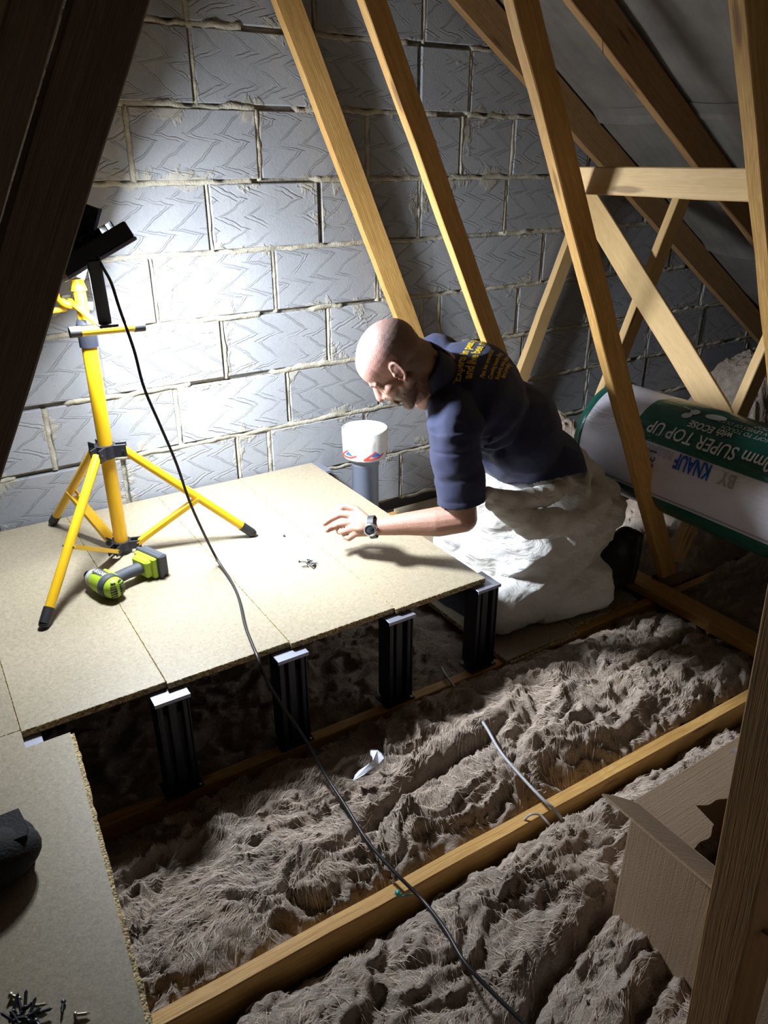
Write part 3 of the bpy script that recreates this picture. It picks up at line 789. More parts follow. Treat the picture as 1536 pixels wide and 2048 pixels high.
def wool(name, x0, x1, y0, y1, step, hfun, label, seed, nfib=0, cracks=(), lean=0.0):
    nx = int((x1-x0)/step)+1; ny = int((y1-y0)/step)+1
    X, Y = np.meshgrid(np.linspace(x0, x1, nx), np.linspace(y0, y1, ny), indexing='ij')
    wx = X + .035*fbm(X*9, Y*9, 0, seed+1, 3); wy = Y + .035*fbm(X*9, Y*9, 3, seed+2, 3)
    big = fbm(wx*3.2, wy*4.2, 0, seed+3, 3)
    fold = ridged(wx*7+2*big, wy*11, 0, seed+4, 3)
    vx = X + .055*fbm(X*7, Y*9, 0, seed+41, 3); vy = Y + .050*fbm(X*8, Y*8, 0, seed+42, 3)
    wisp = ridged(vx*9, vy*20, 0, seed+5, 3)
    wisp2 = ridged(vx*24, vy*34, 0, seed+6, 2)
    Z = hfun(X, Y) + .018*big + .017*(fold-.6) + .0085*wisp + .0036*wisp2 + .0*fbm(X*150, Y*150, 0, seed+7, 2)
    for (fx, dep, wdt, xa, xb) in cracks:
        yc = fx(X) + .018*fbm(X*6, 0*X, 0, seed+9, 3)
        d = np.abs(Y-yc)/wdt; g = np.clip((X-xa)/.12, 0, 1)*np.clip((xb-X)/.12, 0, 1)*np.clip(1.1+1.3*noise3(X*4, 0*X, 2, seed+11), 0, 1)
        Z -= dep*g*np.exp(-d**2*1.6); Z += dep*.35*g*np.exp(-((Y-yc-wdt*2.4)/(wdt*2.0))**2)
    # horizontal overhang makes tufts
    gx = .006*fbm(X*30, Y*30, 0, seed+12, 3); gy = .006*fbm(X*30, Y*30, 5, seed+13, 3)
    V = np.stack([X+gx, Y+gy, Z], -1).reshape(-1, 3)
    idx = np.arange(nx*ny).reshape(nx, ny)
    Q = np.stack([idx[:-1, :-1], idx[1:, :-1], idx[1:, 1:], idx[:-1, 1:]], -1).reshape(-1, 4)
    tone = np.clip(fbm(X*5, Y*6, 0, seed+20, 4)*.9-.12, 0, 1).reshape(-1)
    nq = len(Q); mats = np.zeros(nq, int)
    loops = Q.reshape(-1); starts = np.arange(0, nq*4, 4); tot = np.full(nq, 4)
    if nfib:
        r = np.random.default_rng(seed); K = 6
        fi = r.integers(2, nx-2, nfib); fj = r.integers(2, ny-2, nfib)
        bx, by = X[fi, fj]+r.uniform(-step, step, nfib), Y[fi, fj]+r.uniform(-step, step, nfib)
        ang = 2.2*fbm(bx*4, by*5, 0, seed+30, 2)+ r.normal(0, .28, nfib) + .15
        Lf = r.uniform(.02, .085, nfib); curv = 14*fbm(bx*7, by*7, 4, seed+31, 2)+r.normal(0, 5, nfib); hz = r.uniform(.0, .0030, nfib); wdt = r.uniform(.0002, .0007, nfib)
        P = np.zeros((nfib, K, 3)); cx, cy, ca = bx.copy(), by.copy(), ang.copy()
        for k in range(K):
            ii = np.clip(((cx-x0)/(x1-x0)*(nx-1)).round().astype(int), 0, nx-1); jj = np.clip(((cy-y0)/(y1-y0)*(ny-1)).round().astype(int), 0, ny-1)
            zz = Z[ii, jj] + hz*np.sin(math.pi*(k+.2)/(K-.6)) + .0006
            P[:, k] = np.stack([cx, cy, zz], -1)
            cx = np.clip(cx+np.cos(ca)*Lf/K, x0, x1); cy = np.clip(cy+np.sin(ca)*Lf/K, y0, y1); ca = ca + curv*Lf/K
        nd = np.stack([-np.sin(ang), np.cos(ang), 0*ang], -1)[:, None, :]*wdt[:, None, None]
        tap = np.array([.4, 1, 1, 1, .8, .2])[None, :, None]
        A = P-nd*tap; B = P+nd*tap
        FV = np.stack([A, B], 2).reshape(-1, 3); b0 = len(V)
        fidx = b0+np.arange(nfib*K*2).reshape(nfib, K, 2)
        FQ = np.stack([fidx[:, :-1, 0], fidx[:, 1:, 0], fidx[:, 1:, 1], fidx[:, :-1, 1]], -1).reshape(-1, 4)
        V = np.concatenate([V, FV]); Q = np.concatenate([Q, FQ]); mats = np.concatenate([mats, np.ones(len(FQ), int)])
        tone = np.concatenate([tone, np.zeros(len(FV))])
    me = bpy.data.meshes.new(name); me.vertices.add(len(V)); me.vertices.foreach_set('co', V.reshape(-1))
    me.loops.add(len(Q)*4); me.loops.foreach_set('vertex_index', Q.reshape(-1)); me.polygons.add(len(Q))
    me.polygons.foreach_set('loop_start', np.arange(0, len(Q)*4, 4)); me.polygons.foreach_set('loop_total', np.full(len(Q), 4))
    me.materials.append(WOOL); me.materials.append(FIB); me.polygons.foreach_set('material_index', mats); me.polygons.foreach_set('use_smooth', np.ones(len(Q), bool))
    ta = me.attributes.new('tone', 'FLOAT', 'POINT'); ta.data.foreach_set('value', tone)
    me.update(calc_edges=True); me.validate()
    o = bpy.data.objects.new(name, me); COL.objects.link(o)
    return tag(o, label, 'insulation', 'brown glass wool quilts between the joists', 'stuff')
def edge(Y, a, b, w=.05): return np.clip((Y-a)/w, 0, 1)**.5*np.clip((b-Y)/w, 0, 1)**.5
hA = lambda X, Y: -.052 + .080*edge(Y, .985, 1.475, .10)*(.75+.35*np.clip(X-.2, 0, 1)) + .012*np.clip((X-1.9), 0, 1) + .13*edge(Y, .985, 1.475, .14)*np.exp(-((X-2.82)/.26)**2) - .045*np.exp(-((X-2.14)/.11)**4)
hB = lambda X, Y: -.060 + .085*edge(Y, -1.2, .925, .10)*(1+.25*np.sin(X*5+Y*3)) - .05*np.exp(-((X-1.2)/.30)**2-((Y-.42)/.24)**2)
def hC(X, Y): return -.050 + .045*edge(Y, 1.54, 2.07, .10) - .05*np.exp(-((X-1.72)/.36)**6) + .15*edge(Y, 1.54, 2.09, .12)*np.exp(-((X-2.78)/.28)**2)
def hD(X, Y): return -.050 + .07*edge(Y, 2.13, 2.58, .10) - .085*np.exp(-((X-1.74)/.36)**6) + edge(Y, 2.13, 2.64, .16)*(.38*np.exp(-((X-2.46)/.22)**2)+.46*np.exp(-((X-4.0)/.42)**4))
wool('glass_wool_quilt', .02, 3.3, .985, 1.478, .0050, hA, 'brown glass wool quilt with a long split, between the nearest joist and the deck', 10, 16000,
     [(lambda X: 1.135+.13*(X-.5), .05, .016, .35, 1.25), (lambda X: 1.19+.06*(X-1.4), .03, .012, 1.5, 2.3), (lambda X: 1.04+.02*X, .02, .01, .25, .9)])
wool('glass_wool_quilt', .10, 2.6, -.05, .930, .0050, hB, 'ragged brown glass wool in front of the nearest joist, around the cardboard box', 40, 18000,
     [(lambda X: .66+.12*(X-1.0), .05, .02, .3, 1.1), (lambda X: .40+.25*(X-.6), .045, .018, .3, 1.3), (lambda X: .55+0*X, .03, .015, .9, 1.6)])
wool('glass_wool_quilt', -.3, 3.4, 1.535, 2.098, .009, hC, 'shadowed brown glass wool under the deck and behind the second joist', 70, 1200)
wool('glass_wool_quilt', 1.55, 4.4, 2.137, 2.60, .008, hD, 'brown glass wool behind the kneeling man beside the block wall', 90, 1200)
# ------------------------------------------------------------------ printed lettering
def text_mesh(s, size, bold=0.0, align='LEFT', seg=.012):
    cu = bpy.data.curves.new('lettering', 'FONT'); cu.body = s; cu.size = size; cu.offset = bold; cu.align_x = align; cu.resolution_u = 3; cu.fill_mode = 'FRONT'
    ob = bpy.data.objects.new('lettering', cu); COL.objects.link(ob)
    dg = bpy.context.evaluated_depsgraph_get(); me = bpy.data.meshes.new_from_object(ob.evaluated_get(dg))
    bpy.data.objects.remove(ob)
    import bmesh
    bm = bmesh.new(); bm.from_mesh(me); bmesh.ops.triangulate(bm, faces=bm.faces)
    for _ in range(5):
        es = [e for e in bm.edges if e.calc_length() > seg]
        if not es: break
        bmesh.ops.subdivide_edges(bm, edges=es, cuts=1); bmesh.ops.triangulate(bm, faces=[f for f in bm.faces if len(f.verts) > 3])
    bm.verts.ensure_lookup_table()
    vs = [v.co.copy() for v in bm.verts]; fs = [[v.index for v in f.verts] for f in bm.faces]; bm.free(); bpy.data.meshes.remove(me)
    return vs, fs

# ------------------------------------------------------------------ wrapped insulation roll
RC = Vector((2.225, 1.30, .515)); RR = .200; RL = 1.18
def m_wrap():
    t = NT('roll_film'); v = t.coord(); s = t.n('ShaderNodeSeparateXYZ'); t.l(v, s.inputs[0])
    # phi: degrees from straight up towards the room (-X)
    phi = t.m('MULTIPLY', t.m('ARCTAN2', t.m('MULTIPLY', s.outputs[0], -1.0), s.outputs[2]), 57.2958)
    Y = s.outputs[1]
    inb = lambda x, a, b, e: t.m('MULTIPLY', t.step(x, a-e, a+e), t.m('SUBTRACT', 1.0, t.step(x, b-e, b+e)))
    # panel with a slanted corner
    slant = t.m('SUBTRACT', .335, t.m('MULTIPLY', t.m('MAXIMUM', t.m('SUBTRACT', phi, 42.0), 0.0), .0035))
    slant = t.m('SUBTRACT', slant, t.m('MULTIPLY', t.m('MAXIMUM', t.m('SUBTRACT', 12.0, phi), 0.0), .0022))
    panel = t.m('MULTIPLY', inb(phi, -42, 61, .4), t.m('LESS_THAN', Y, slant))
    low = inb(phi, 117, 170, .5); low = t.m('MULTIPLY', low, t.m('LESS_THAN', Y, .45))
    endb = t.m('GREATER_THAN', Y, .535)
    g = t.m('MAXIMUM', panel, t.m('MAXIMUM', low, endb))
    pin = inb(phi, -14.2, -13.4, .15); pin = t.m('MULTIPLY', pin, panel)
    grey = t.m('MULTIPLY', inb(phi, 112, 115, .4), t.m('LESS_THAN', Y, .45))
    n = t.noise(v, 8, 4)
    white = t.ramp(n, [(.3, (.68, .67, .78)), (.7, (.76, .75, .86))])
    col = t.mix(g, white, (.012, .115, .085, 1)); col = t.mix(pin, col, (.45, .6, .55, 1)); col = t.mix(grey, col, (.36, .37, .42, 1))
    wr = t.noise(t.mapping(v, (34, 9, 34)), 1, 4, .6, 1.4)
    band = t.m('ADD', .28, t.m('MULTIPLY', inb(phi, 48, 68, 7), 1.3))
    return t.set(col, .26, 0, t.bump(t.m('MULTIPLY', wr, band), .010))
WRAP = m_wrap()
roll = empty('insulation_roll', RC)
m = MB(); nl, na = 110, 96; vs = []
for k in range(nl+1):
    y = -RL/2+RL*k/nl
    for i in range(na):
        a = 2*math.pi*i/na; r = RR*(1+.010*float(noise3(math.cos(a)*2, y*5, math.sin(a)*2, 3))+.004*float(noise3(math.cos(a)*8, y*14, math.sin(a)*8, 4)))
        e = RL/2-abs(y); r *= 1-.20*max(0, 1-e/.05)**2.2
        vs.append((-r*math.sin(a)*.97, y, r*math.cos(a)*1.0))
m.add(vs, [(k*na+i, k*na+(i+1) % na, (k+1)*na+(i+1) % na, (k+1)*na+i) for k in range(nl) for i in range(na)], smooth=True)
m.build('film_wrap', WRAP, roll)
WEND = simple('rolled_wool_end', (.40, .31, .24), .95, bump=.01, scale=60)
m = MB()
m.cyl((0, -RL/2+.002, 0), (0, RL/2-.002, 0), RR*.79, n=48)
m.build('rolled_wool', WEND, roll)
m = MB()
GRNS = simple('green_strap', (.01, .10, .075), .3, bump=.002, scale=50)
for yy, w_ in ((.562, .030),):
    vs = []
    for i in range(97):
        a = 2*math.pi*i/96
        for j, (dy, dr) in enumerate(((-w_, .0), (-w_*.6, .006), (-w_*.25, .002), (.1*w_, .006), (w_*.5, .001), (w_*.75, .004))):
            r = RR*(1-.20*max(0, 1-(RL/2-abs(yy+dy))/.05)**2.2)+dr+.001; vs.append((-r*math.sin(a)*.97, yy+dy, r*math.cos(a)))
    m.add(vs, [(i*6+j, (i+1)*6+j, (i+1)*6+j+1, i*6+j+1) for i in range(96) for j in range(5)], smooth=True)
m.build('gathered_end', GRNS, roll)
PW = simple('white_print', (.72, .76, .76), .35, var=.02); PB = simple('blue_print_wrap', (.01, .11, .55), .35, var=.02); PG = simple('grey_print', (.36, .36, .42), .35, var=.02); PK = simple('black_print', (.02, .02, .03), .4)
def on_roll(y, phi, off=.0030):
    a = math.radians(phi); r = RR+off
    return Vector((-r*math.sin(a)*.97, y, r*math.cos(a)))
def roll_text(s, y0, phi0, size, mat, bold=.0, sx=1.0, align='LEFT', vert=False):
    vs, fs = text_mesh(s, size, bold, align)
    m = MB()
    if vert: q = [on_roll(y0 + v.y, phi0 + math.degrees(v.x*sx/RR)) for v in vs]
    else: q = [on_roll(y0 + v.x*sx, phi0 + math.degrees(v.y/RR)) for v in vs]
    m.add(q, fs); return m.build('lettering', mat, roll)
Y = lambda y: y-RC.y
roll_text('200mm SUPER TOP UP', Y(1.075), 40.5, .066, PW, .0008, .78)
roll_text('with ECOSE', Y(1.30), 27.5, .040, PW, .0009, .78)
roll_text('\u2022SOFT TO TOUCH', Y(1.185), 21.5, .025, PW, 0, .82)
roll_text('\u2022 LOW LEVELS OF DUST', Y(1.165), 14, .025, PW, 0, .82)
roll_text('\u2022 LOW VOCs*', Y(1.145), 6.5, .025, PW, 0, .82)
roll_text('materials', Y(.98), 36, .018, PW, 0, .9)
roll_text('KNAUF', Y(1.295), 63.5, .070, PB, .0022, .58)
roll_text('INSULATION', Y(1.44), 63.5, .045, PG, .0, .5)
roll_text('BY', Y(1.205), 65, .060, PG, .001, .8)
roll_text('SPACE', Y(.86), 67, .105, PG, .002, .72)
roll_text('1382', Y(1.50), 66, .045, PK, 0, 1.1, vert=True)
m = MB()
for (yy, ph, a_, b_, ro) in ((1.40, 14, .036, .017, .15), (1.475, 15.5, .016, .016, 0), (1.487, 23.5, .017, .014, .5), (1.50, 13.5, .030, .0018, -.1)):
    pts = [on_roll(Y(yy)+a_*math.cos(t)*math.cos(ro)-b_*math.sin(t)*math.sin(ro), ph+math.degrees((a_*math.cos(t)*math.sin(ro)+b_*math.sin(t)*math.cos(ro))/RR), .004) for t in [2*math.pi*i/24 for i in range(24)]]
    m.add(pts, [list(range(24))])
m.build('printed_emblem', PW, roll)
tag(roll, 'large white and green plastic-wrapped roll of insulation lying between the truss webs', 'insulation roll')

# ------------------------------------------------------------------ cardboard box
def m_card():
    t = NT('cardboard'); v = t.coord(); n = t.noise(v, 6, 3); n2 = t.noise(t.mapping(v, (3, 260, 3)), 1, 2); n3 = t.noise(v, 300, 2)
    col = t.ramp(t.m('ADD', t.m('MULTIPLY', n, .7), t.m('MULTIPLY', n3, .3)), [(.3, (.34, .235, .15)), (.7, (.43, .305, .20))])
    return t.set(col, .8, 0, t.bump(t.m('ADD', n2, n3), .0006))
CARD = m_card()
bx = empty('cardboard_box', (1.2, .45, -.04), (0, 0, 0)); B0 = Vector((1.2, .45, -.04)); X0, X1, Y0, Y1, ZB, ZT = 1.008, 1.40, .23, .662, -.035, .335
T_ = .004
m = MB()
for c, sz in (((X0, (Y0+Y1)/2, (ZB+ZT)/2), (T_, Y1-Y0, ZT-ZB)), ((X1, (Y0+Y1)/2, (ZB+ZT)/2), (T_, Y1-Y0, ZT-ZB)), (((X0+X1)/2, Y0, (ZB+ZT)/2), (X1-X0, T_, ZT-ZB)), (((X0+X1)/2, Y1, (ZB+ZT)/2), (X1-X0, T_, ZT-ZB)), (((X0+X1)/2, (Y0+Y1)/2, ZB), (X1-X0, Y1-Y0, T_))):
    m.box(Vector(c)-B0, sz, bev=.0008)
m.build('box_body', CARD, bx)
def flap(h0, h1, out, L, jag=None, bend=0.0):
    h0, h1, out = Vector(h0), Vector(h1), Vector(out).normalized(); n = 60; vs = []; nrm = (h1-h0).normalized().cross(out)
    rr = random.Random(5); K = 6
    for k in range(K+1):
        for i in range(n+1):
            t = i/n; l = L*(1 if jag is None else jag(t)) * k/K
            p = h0.lerp(h1, t)+out*l+nrm*(bend*(l/L)**2) - B0
            vs.append(p)
    m = MB(); W_ = n+1
    fs = [(k*W_+i, k*W_+i+1, (k+1)*W_+i+1, (k+1)*W_+i) for k in range(K) for i in range(n)]
    m.add(vs, fs); vs2 = [v+nrm*T_ for v in vs]; m.add(vs2, [f[::-1] for f in fs])
    bl = [(i, i+1) for i in range(n)]; allv = vs+vs2; N = len(vs)
    ring = list(range(n+1)) + [k*W_+n for k in range(1, K+1)] + [K*W_+i for i in range(n-1, -1, -1)] + [k*W_ for k in range(K-1, 0, -1)]
    m.add(allv, [(ring[i], ring[(i+1) % len(ring)], N+ring[(i+1) % len(ring)], N+ring[i]) for i in range(len(ring))])
    return m.build('flap', CARD, bx)
jagf = lambda t: (1.0 if t < .25 else .62+.25*(t-.25)) + .045*math.sin(t*19)+.03*math.sin(t*43+1)
flap((X0, Y1, ZT), (X1, Y1, ZT), (0, -1, -.10), .125, jagf)
flap((X0, Y1-.01, ZT), (X0, Y0, ZT), (-.66, -.02, .62), .155, None, .012)
flap((X1, Y0, ZT), (X1, Y1, ZT), (.9, 0, .5), .16)
tag(bx, 'open brown cardboard box with a torn flap in the wool, behind the timber post', 'box')
m = MB(); m.add([at_z(1466, 1505, .36), at_z(1478, 1500, .35), at_z(1500, 1440, .47), at_z(1512, 1510, .37), at_z(1490, 1520, .345)], [(0, 1, 4), (1, 2, 3), (1, 3, 4)])
m.add([Vector(v)+Vector((0, .004, .003)) for v in m.v[:5]], [(0, 4, 1), (1, 3, 2), (1, 4, 3)])
FILM = simple('white_film', (.80, .82, .90), .35, bump=.002, scale=60)
tag(m.build('film_scrap', FILM), 'small piece of white film sticking up behind the cardboard box', 'scrap')
m = MB(); poly = [(741, 1500), (755, 1500), (763, 1506), (768, 1516), (764, 1524), (757, 1528), (748, 1534), (738, 1540), (728, 1549), (715, 1557), (706, 1561), (710, 1550), (718, 1541), (730, 1533), (740, 1526), (746, 1521), (745, 1514), (740, 1508)]
top = [at_z(x, y, .072+.01*math.sin(i)) for i, (x, y) in enumerate(poly)]; N_ = len(top)
m.add(top+[p-Vector((0, 0, .0015)) for p in top], [list(range(N_)), list(range(N_, 2*N_))[::-1]]+[(i, (i+1) % N_, N_+(i+1) % N_, N_+i) for i in range(N_)])
tag(m.build('film_scrap', FILM), 'torn white film scrap lying on the insulation near the deck', 'scrap')

# ------------------------------------------------------------------ impact driver
LIME = simple('lime_green_plastic', (.36, .52, .03), .42, scale=30, var=.04); DGREY = simple('dark_grey_rubber', (.055, .062, .078), .6, bump=.0006, scale=500)
CLEAR = simple('clear_grey_nose', (.42, .45, .50), .3)
dn = at_z(180, 1152, TOPZ+.036); dr = at_z(243, 1183, TOPZ+.036)
dx = (dn-dr); dx.z = 0; dx.normalize(); dy = Vector((dx.y, -dx.x, 0))
bt = at_z(325, 1132, TOPZ+.04)
if (bt-dr).dot(dy) < 0: dy = -dy
dz = dx.cross(dy)
RD = Matrix((dx, dy, dz)).transposed()
do = empty('impact_driver', dr*.5+dn*.5); do.rotation_euler = RD.to_euler()
SGN = 1 if dz.z > 0 else -1
def dlathe(name, prof, mat, n=28, sq=1.0):
    m = MB(); m.lathe((0, 0, 0), [(r, x) for x, r in prof], axis=(1, 0, 0), n=n); return m.build(name, mat, do)
dlathe('motor_housing', [(-.032, 0), (-.032, .031), (-.026, .0335), (.0, .034), (.022, .033), (.042, .029), (.048, .026), (.048, 0)], LIME)
dlathe('rubber_band', [(-.034, .0325), (-.033, .0352), (-.012, .0358), (-.009, .0345), (-.009, .030)], DGREY)
rc_ = dlathe('rear_cap', [(-.062, 0), (-.061, .018), (-.056, .026), (-.046, .0305), (-.033, .032), (-.032, .02)], LIME)
m = MB()
for k in range(-3, 4):
    z_ = k*.0078; r_ = math.sqrt(max(.0, .0315**2-z_**2))
    for s_ in (-1, 1):
        m.box((-.0585+.006*(abs(k)/3)**2, s_*r_*.45, z_), (.010, r_*.62, .0034), rot=Matrix.Rotation(-s_*.35, 3, 'Z'))
m.build('vent_slot', BLACK, rc_)
dlathe('nose_cone', [(.046, .0275), (.058, .027), (.068, .0215), (.072, .0135), (.078, .0125)], CLEAR)
dlathe('chuck', [(.070, 0), (.070, .0125), (.088, .0120), (.091, .0095), (.091, .004), (.083, .0035), (.083, 0)], BLACK)
m = MB()
gp = [(-.004, .018), (.0, .045), (.0, .075), (-.004, .105), (-.004, .118)]
vs = []; ng = 18
for gx, gy in gp:
    ry = {.018: .026, .045: .0195, .075: .0185, .105: .020, .118: .021}[gy]
    for i in range(ng):
        a = 2*math.pi*i/ng; vs.append((gx+ry*1.05*math.cos(a), gy, .0175*math.sin(a)*(1+.1*(gy < .03))))
m.add(vs, [(k*ng+i, k*ng+(i+1) % ng, (k+1)*ng+(i+1) % ng, (k+1)*ng+i) for k in range(4) for i in range(ng)], smooth=True); m.build('grip', DGREY, do)
m = MB(); m.box((.026, .036, 0), (.016, .024, .014), bev=.004); m.build('trigger', BLACK, do)
m = MB(); m.box((.012, .028, 0), (.060, .012, .045), bev=.005); m.build('housing_shoulder', LIME, do)
m = MB(); m.box((-.003, .131, 0), (.072, .030, .058), bev=.007); m.box((-.003, .143, 0), (.092, .016, .066), bev=.005); fo = m.build('battery_foot', LIME, do)
m = MB(); m.box((-.003, .157, 0), (.112, .014, .076), bev=.005); m.box((-.003, .172, 0), (.104, .026, .072), bev=.008); m.box((.055, .160, 0), (.008, .02, .05), bev=.002)
ba = m.build('battery', DGREY, do)
vs, fs = text_mesh('18V ONE+', .021, .0006, 'CENTER')
m = MB(); m.add([Vector((-.003-v.x*SGN, .1853, (v.y-.007)*1.0)) for v in vs], fs); m.build('lettering', LIME, ba)
vs, fs = text_mesh('RYOBI', .017, .0004, 'CENTER')
def onbody(u, v): 
    a = math.radians(90)*SGN + (v/.034)*-1; return Vector((u, .0346*math.cos(a), .0346*math.sin(a)))
m = MB(); m.add([onbody(.012-v.x, v.y-.004) for v in vs], fs); m.build('lettering', PW, do)
m = MB(); m.add([onbody(-.006+.046*i/6, -.013+.026*j/6)*.998 for i in range(7) for j in range(7)], [(i*7+j, (i+1)*7+j, (i+1)*7+j+1, i*7+j+1) for i in range(6) for j in range(6)], smooth=True); m.build('name_plate', DGREY, do)
tag(do, 'lime green and grey cordless impact driver lying on its side on the deck', 'power tool')

# ------------------------------------------------------------------ screws
SCB = simple('black_screw', (.10, .11, .14), .35, .6); SCW = simple('zinc_screw', (.55, .50, .38), .35, .9)
def screw(p, ang, L, label, mat, group=None, tilt=0.06, hd=.0042):
    d = Vector((math.cos(ang), math.sin(ang), 0))*math.cos(tilt)+Vector((0, 0, math.sin(tilt)))
    m = MB(); q_ = hd/.0042; m.lathe((0, 0, 0), [(0, 0), (hd*.6, 0), (hd, .0006), (.0018*q_, .0045)], axis=d, n=10)
    n = int(L/.0012); m.lathe((0, 0, 0), [(.0018*q_, .0045)]+[(.0021*q_ if k % 2 else .0014*q_, .0045+(L-.010)*k/n) for k in range(n+1)]+[(0, L)], axis=d, n=8)
    o = m.build('screw', mat); o.location = p; return tag(o, label, 'screw', group)
Z1 = TOPZ+.0042
rs = random.Random(4)
screw(at_z(597, 1122, Z1), -.75, .028, 'lone small screw just left of the screw cluster on the deck', SCB)
for (x, y, a) in ((613, 1126, .3), (617, 1124, 1.3), (620, 1130, -1.6), (625, 1122, 2.4), (622, 1127, -.4), (627, 1132, .9), (616, 1131, 2.9), (630, 1129, -2.5)):
    screw(at_z(x, y, Z1+rs.uniform(0, .003)), a, .024, 'small dark screw in the cluster on the yellowish deck board', SCB, 'screws in the cluster on the deck', rs.uniform(-.1, .35))
screw(at_z(568, 1072, Z1), 1.2, .014, 'single tiny screw on the deck near the tripod\'s right foot', SCB, tilt=.5)
screw(at_z(20, 1990, Z1+.001), -.85, .024, 'pale screw at the far left edge above the screw pile', SCW, tilt=-.02, hd=.0056)
screw(at_z(127, 2002, Z1), -1.9, .024, 'dark screw lying apart to the right of the screw pile', SCB)
screw(at_z(148, 2030, Z1+.001), -.45, .024, 'pale screw at the bottom of the near board, rightmost of all', SCW, tilt=-.02, hd=.0056)
screw(at_z(64, 2013, Z1+.003), -.40, .024, 'pale screw on top of the dark screw pile', SCW, tilt=0, hd=.0056)
for (x, y, a) in ((26, 2026, 1.1), (34, 2034, .4), (44, 2028, 1.6), (50, 2018, 1.3), (46, 2040, .2), (58, 2034, 1.0), (66, 2030, -.2), (70, 2042, -1.2), (30, 2044, 2.2), (56, 2046, .7), (20, 2038, -.6), (40, 2050, 1.9)):
    screw(at_z(x, y, Z1+rs.uniform(0, .010)), a, .028, 'dark screw in the pile at the bottom left of the near board', SCB, 'screws in the near pile', rs.uniform(-.05, .3), .0058)
TEAL = simple('teal_screw_head', (.05, .28, .26), .4, .3)
m = MB(); m.lathe((0, 0, 0), [(0, 0), (.003, .003), (.0022, .010), (.0035, .012), (.0075, .013), (.0078, .016), (.004, .019), (0, .0195)], axis=(-.5, .2, .85), n=6, smooth=False)
m.cyl((0, 0, 0), (.026, -.008, -.002), .0016, n=6)
o = m.build('wall_plug', TEAL); o.location = at_z(802, 1792, .004); tag(o, 'small teal fixing left on the top of the near joist', 'fixing')

# black pouch at the left edge
POU = simple('black_pouch_fabric', (.009, .010, .013), .8, bump=.002, scale=220)
pc = at_z(-22, 1712, TOPZ+.05); po = empty('tool_pouch', (pc.x+.012, pc.y, TOPZ))
m = MB(); m.ellipsoid((-.012, -.004, .045), (.085, .058, .045), nu=28, nv=16); m.ellipsoid((.01, .02, .04), (.058, .055, .040), nu=24, nv=14); m.build('pouch_body', POU, po)
m = MB(); m.prism([(-.03, -.02), (.052, -.02), (.057, .0), (.05, .052), (-.03, .052)], .006, .082); m.build('pocket', MATM, po)
m = MB(); m.capsule((-.06, .095, .085), .012, (-.010, .108, .080), .012); m.capsule((-.03, .05, .06), .007, (-.022, .10, .08), .007); m.build('handle', BLACK, po)
tag(po, 'black pouch-like object cut by the left edge on the near board', 'pouch')
# ------------------------------------------------------------------ the kneeling man
def organic(m, voxel, smooth_it=6, sf=.5):
    o = m.build('form', BLACK); md = o.modifiers.new('r', 'REMESH'); md.mode = 'VOXEL'; md.voxel_size = voxel
    s_ = o.modifiers.new('s', 'SMOOTH'); s_.factor = sf; s_.iterations = smooth_it
    dg = bpy.context.evaluated_depsgraph_get(); me = bpy.data.meshes.new_from_object(o.evaluated_get(dg))
    bpy.data.objects.remove(o)
    nv = len(me.vertices); co = np.empty(nv*3); me.vertices.foreach_get('co', co); co = co.reshape(-1, 3)
    no = np.empty(nv*3); me.vertices.foreach_get('normal', no); no = no.reshape(-1, 3)
    me.materials.clear(); me.polygons.foreach_set('use_smooth', np.ones(len(me.polygons), bool))
    me.polygons.foreach_set('material_index', np.zeros(len(me.polygons), int))
    return me, co, no
def finish(me, co, name, mats, parent=None):
    me.vertices.foreach_set('co', co.reshape(-1)); me.name = name; me.update()
    for x in (mats if isinstance(mats, list) else [mats]): me.materials.append(x)
    o = bpy.data.objects.new(name, me); COL.objects.link(o)
    if parent is not None: o.parent = parent
    return o
def vcol(me, arr, name='tint'):
    a = me.color_attributes.new(name, 'FLOAT_COLOR', 'POINT'); a.data.foreach_set('color', np.concatenate([arr, np.ones((len(arr), 1))], 1).reshape(-1))

# head frame: hf forward, hl towards the man's left, hu up through the crown
ph = math.radians(54); hh = Vector((-.80, .60, 0)).normalized()
hf = (hh*math.cos(ph)-Vector((0, 0, math.sin(ph)))).normalized(); hl = Vector((-hh.y, hh.x, 0)).normalized()
hl = (hl + Vector((0, 0, -.06))).normalized(); hl = (hl-hf*hl.dot(hf)).normalized(); hu = hf.cross(hl)
HM = Matrix((hf, hl, hu)).transposed()
ear = at_y(793, 744, 1.70); HO = ear - hl*.077
HP = lambda x, y, z: HO + HM @ Vector((x, y, z))
ax_ = Vector((-.51, .06, .54)).normalized(); rs_ = Vector((.453, .855, .252)); rs_ = (rs_-ax_*rs_.dot(ax_)).normalized(); dp = ax_.cross(rs_)
TM = Matrix((ax_, rs_, dp)).transposed()
pel = Vector((1.85, 1.72, .34)); wai = Vector((1.72, 1.735, .50)); mid = Vector((1.60, 1.755, .655)); che = Vector((1.455, 1.77, .785)); ctop = Vector((1.365, 1.78, .85)); nb = Vector((1.325, 1.79, .872))
Lsh = ctop - rs_*.165 + Vector((-.01, 0, -.02)); Rsh = ctop + rs_*.165
Lel = at_y(926, 1036, 1.60); Lwr = at_y(752, 1054, 1.785)
body = MB()
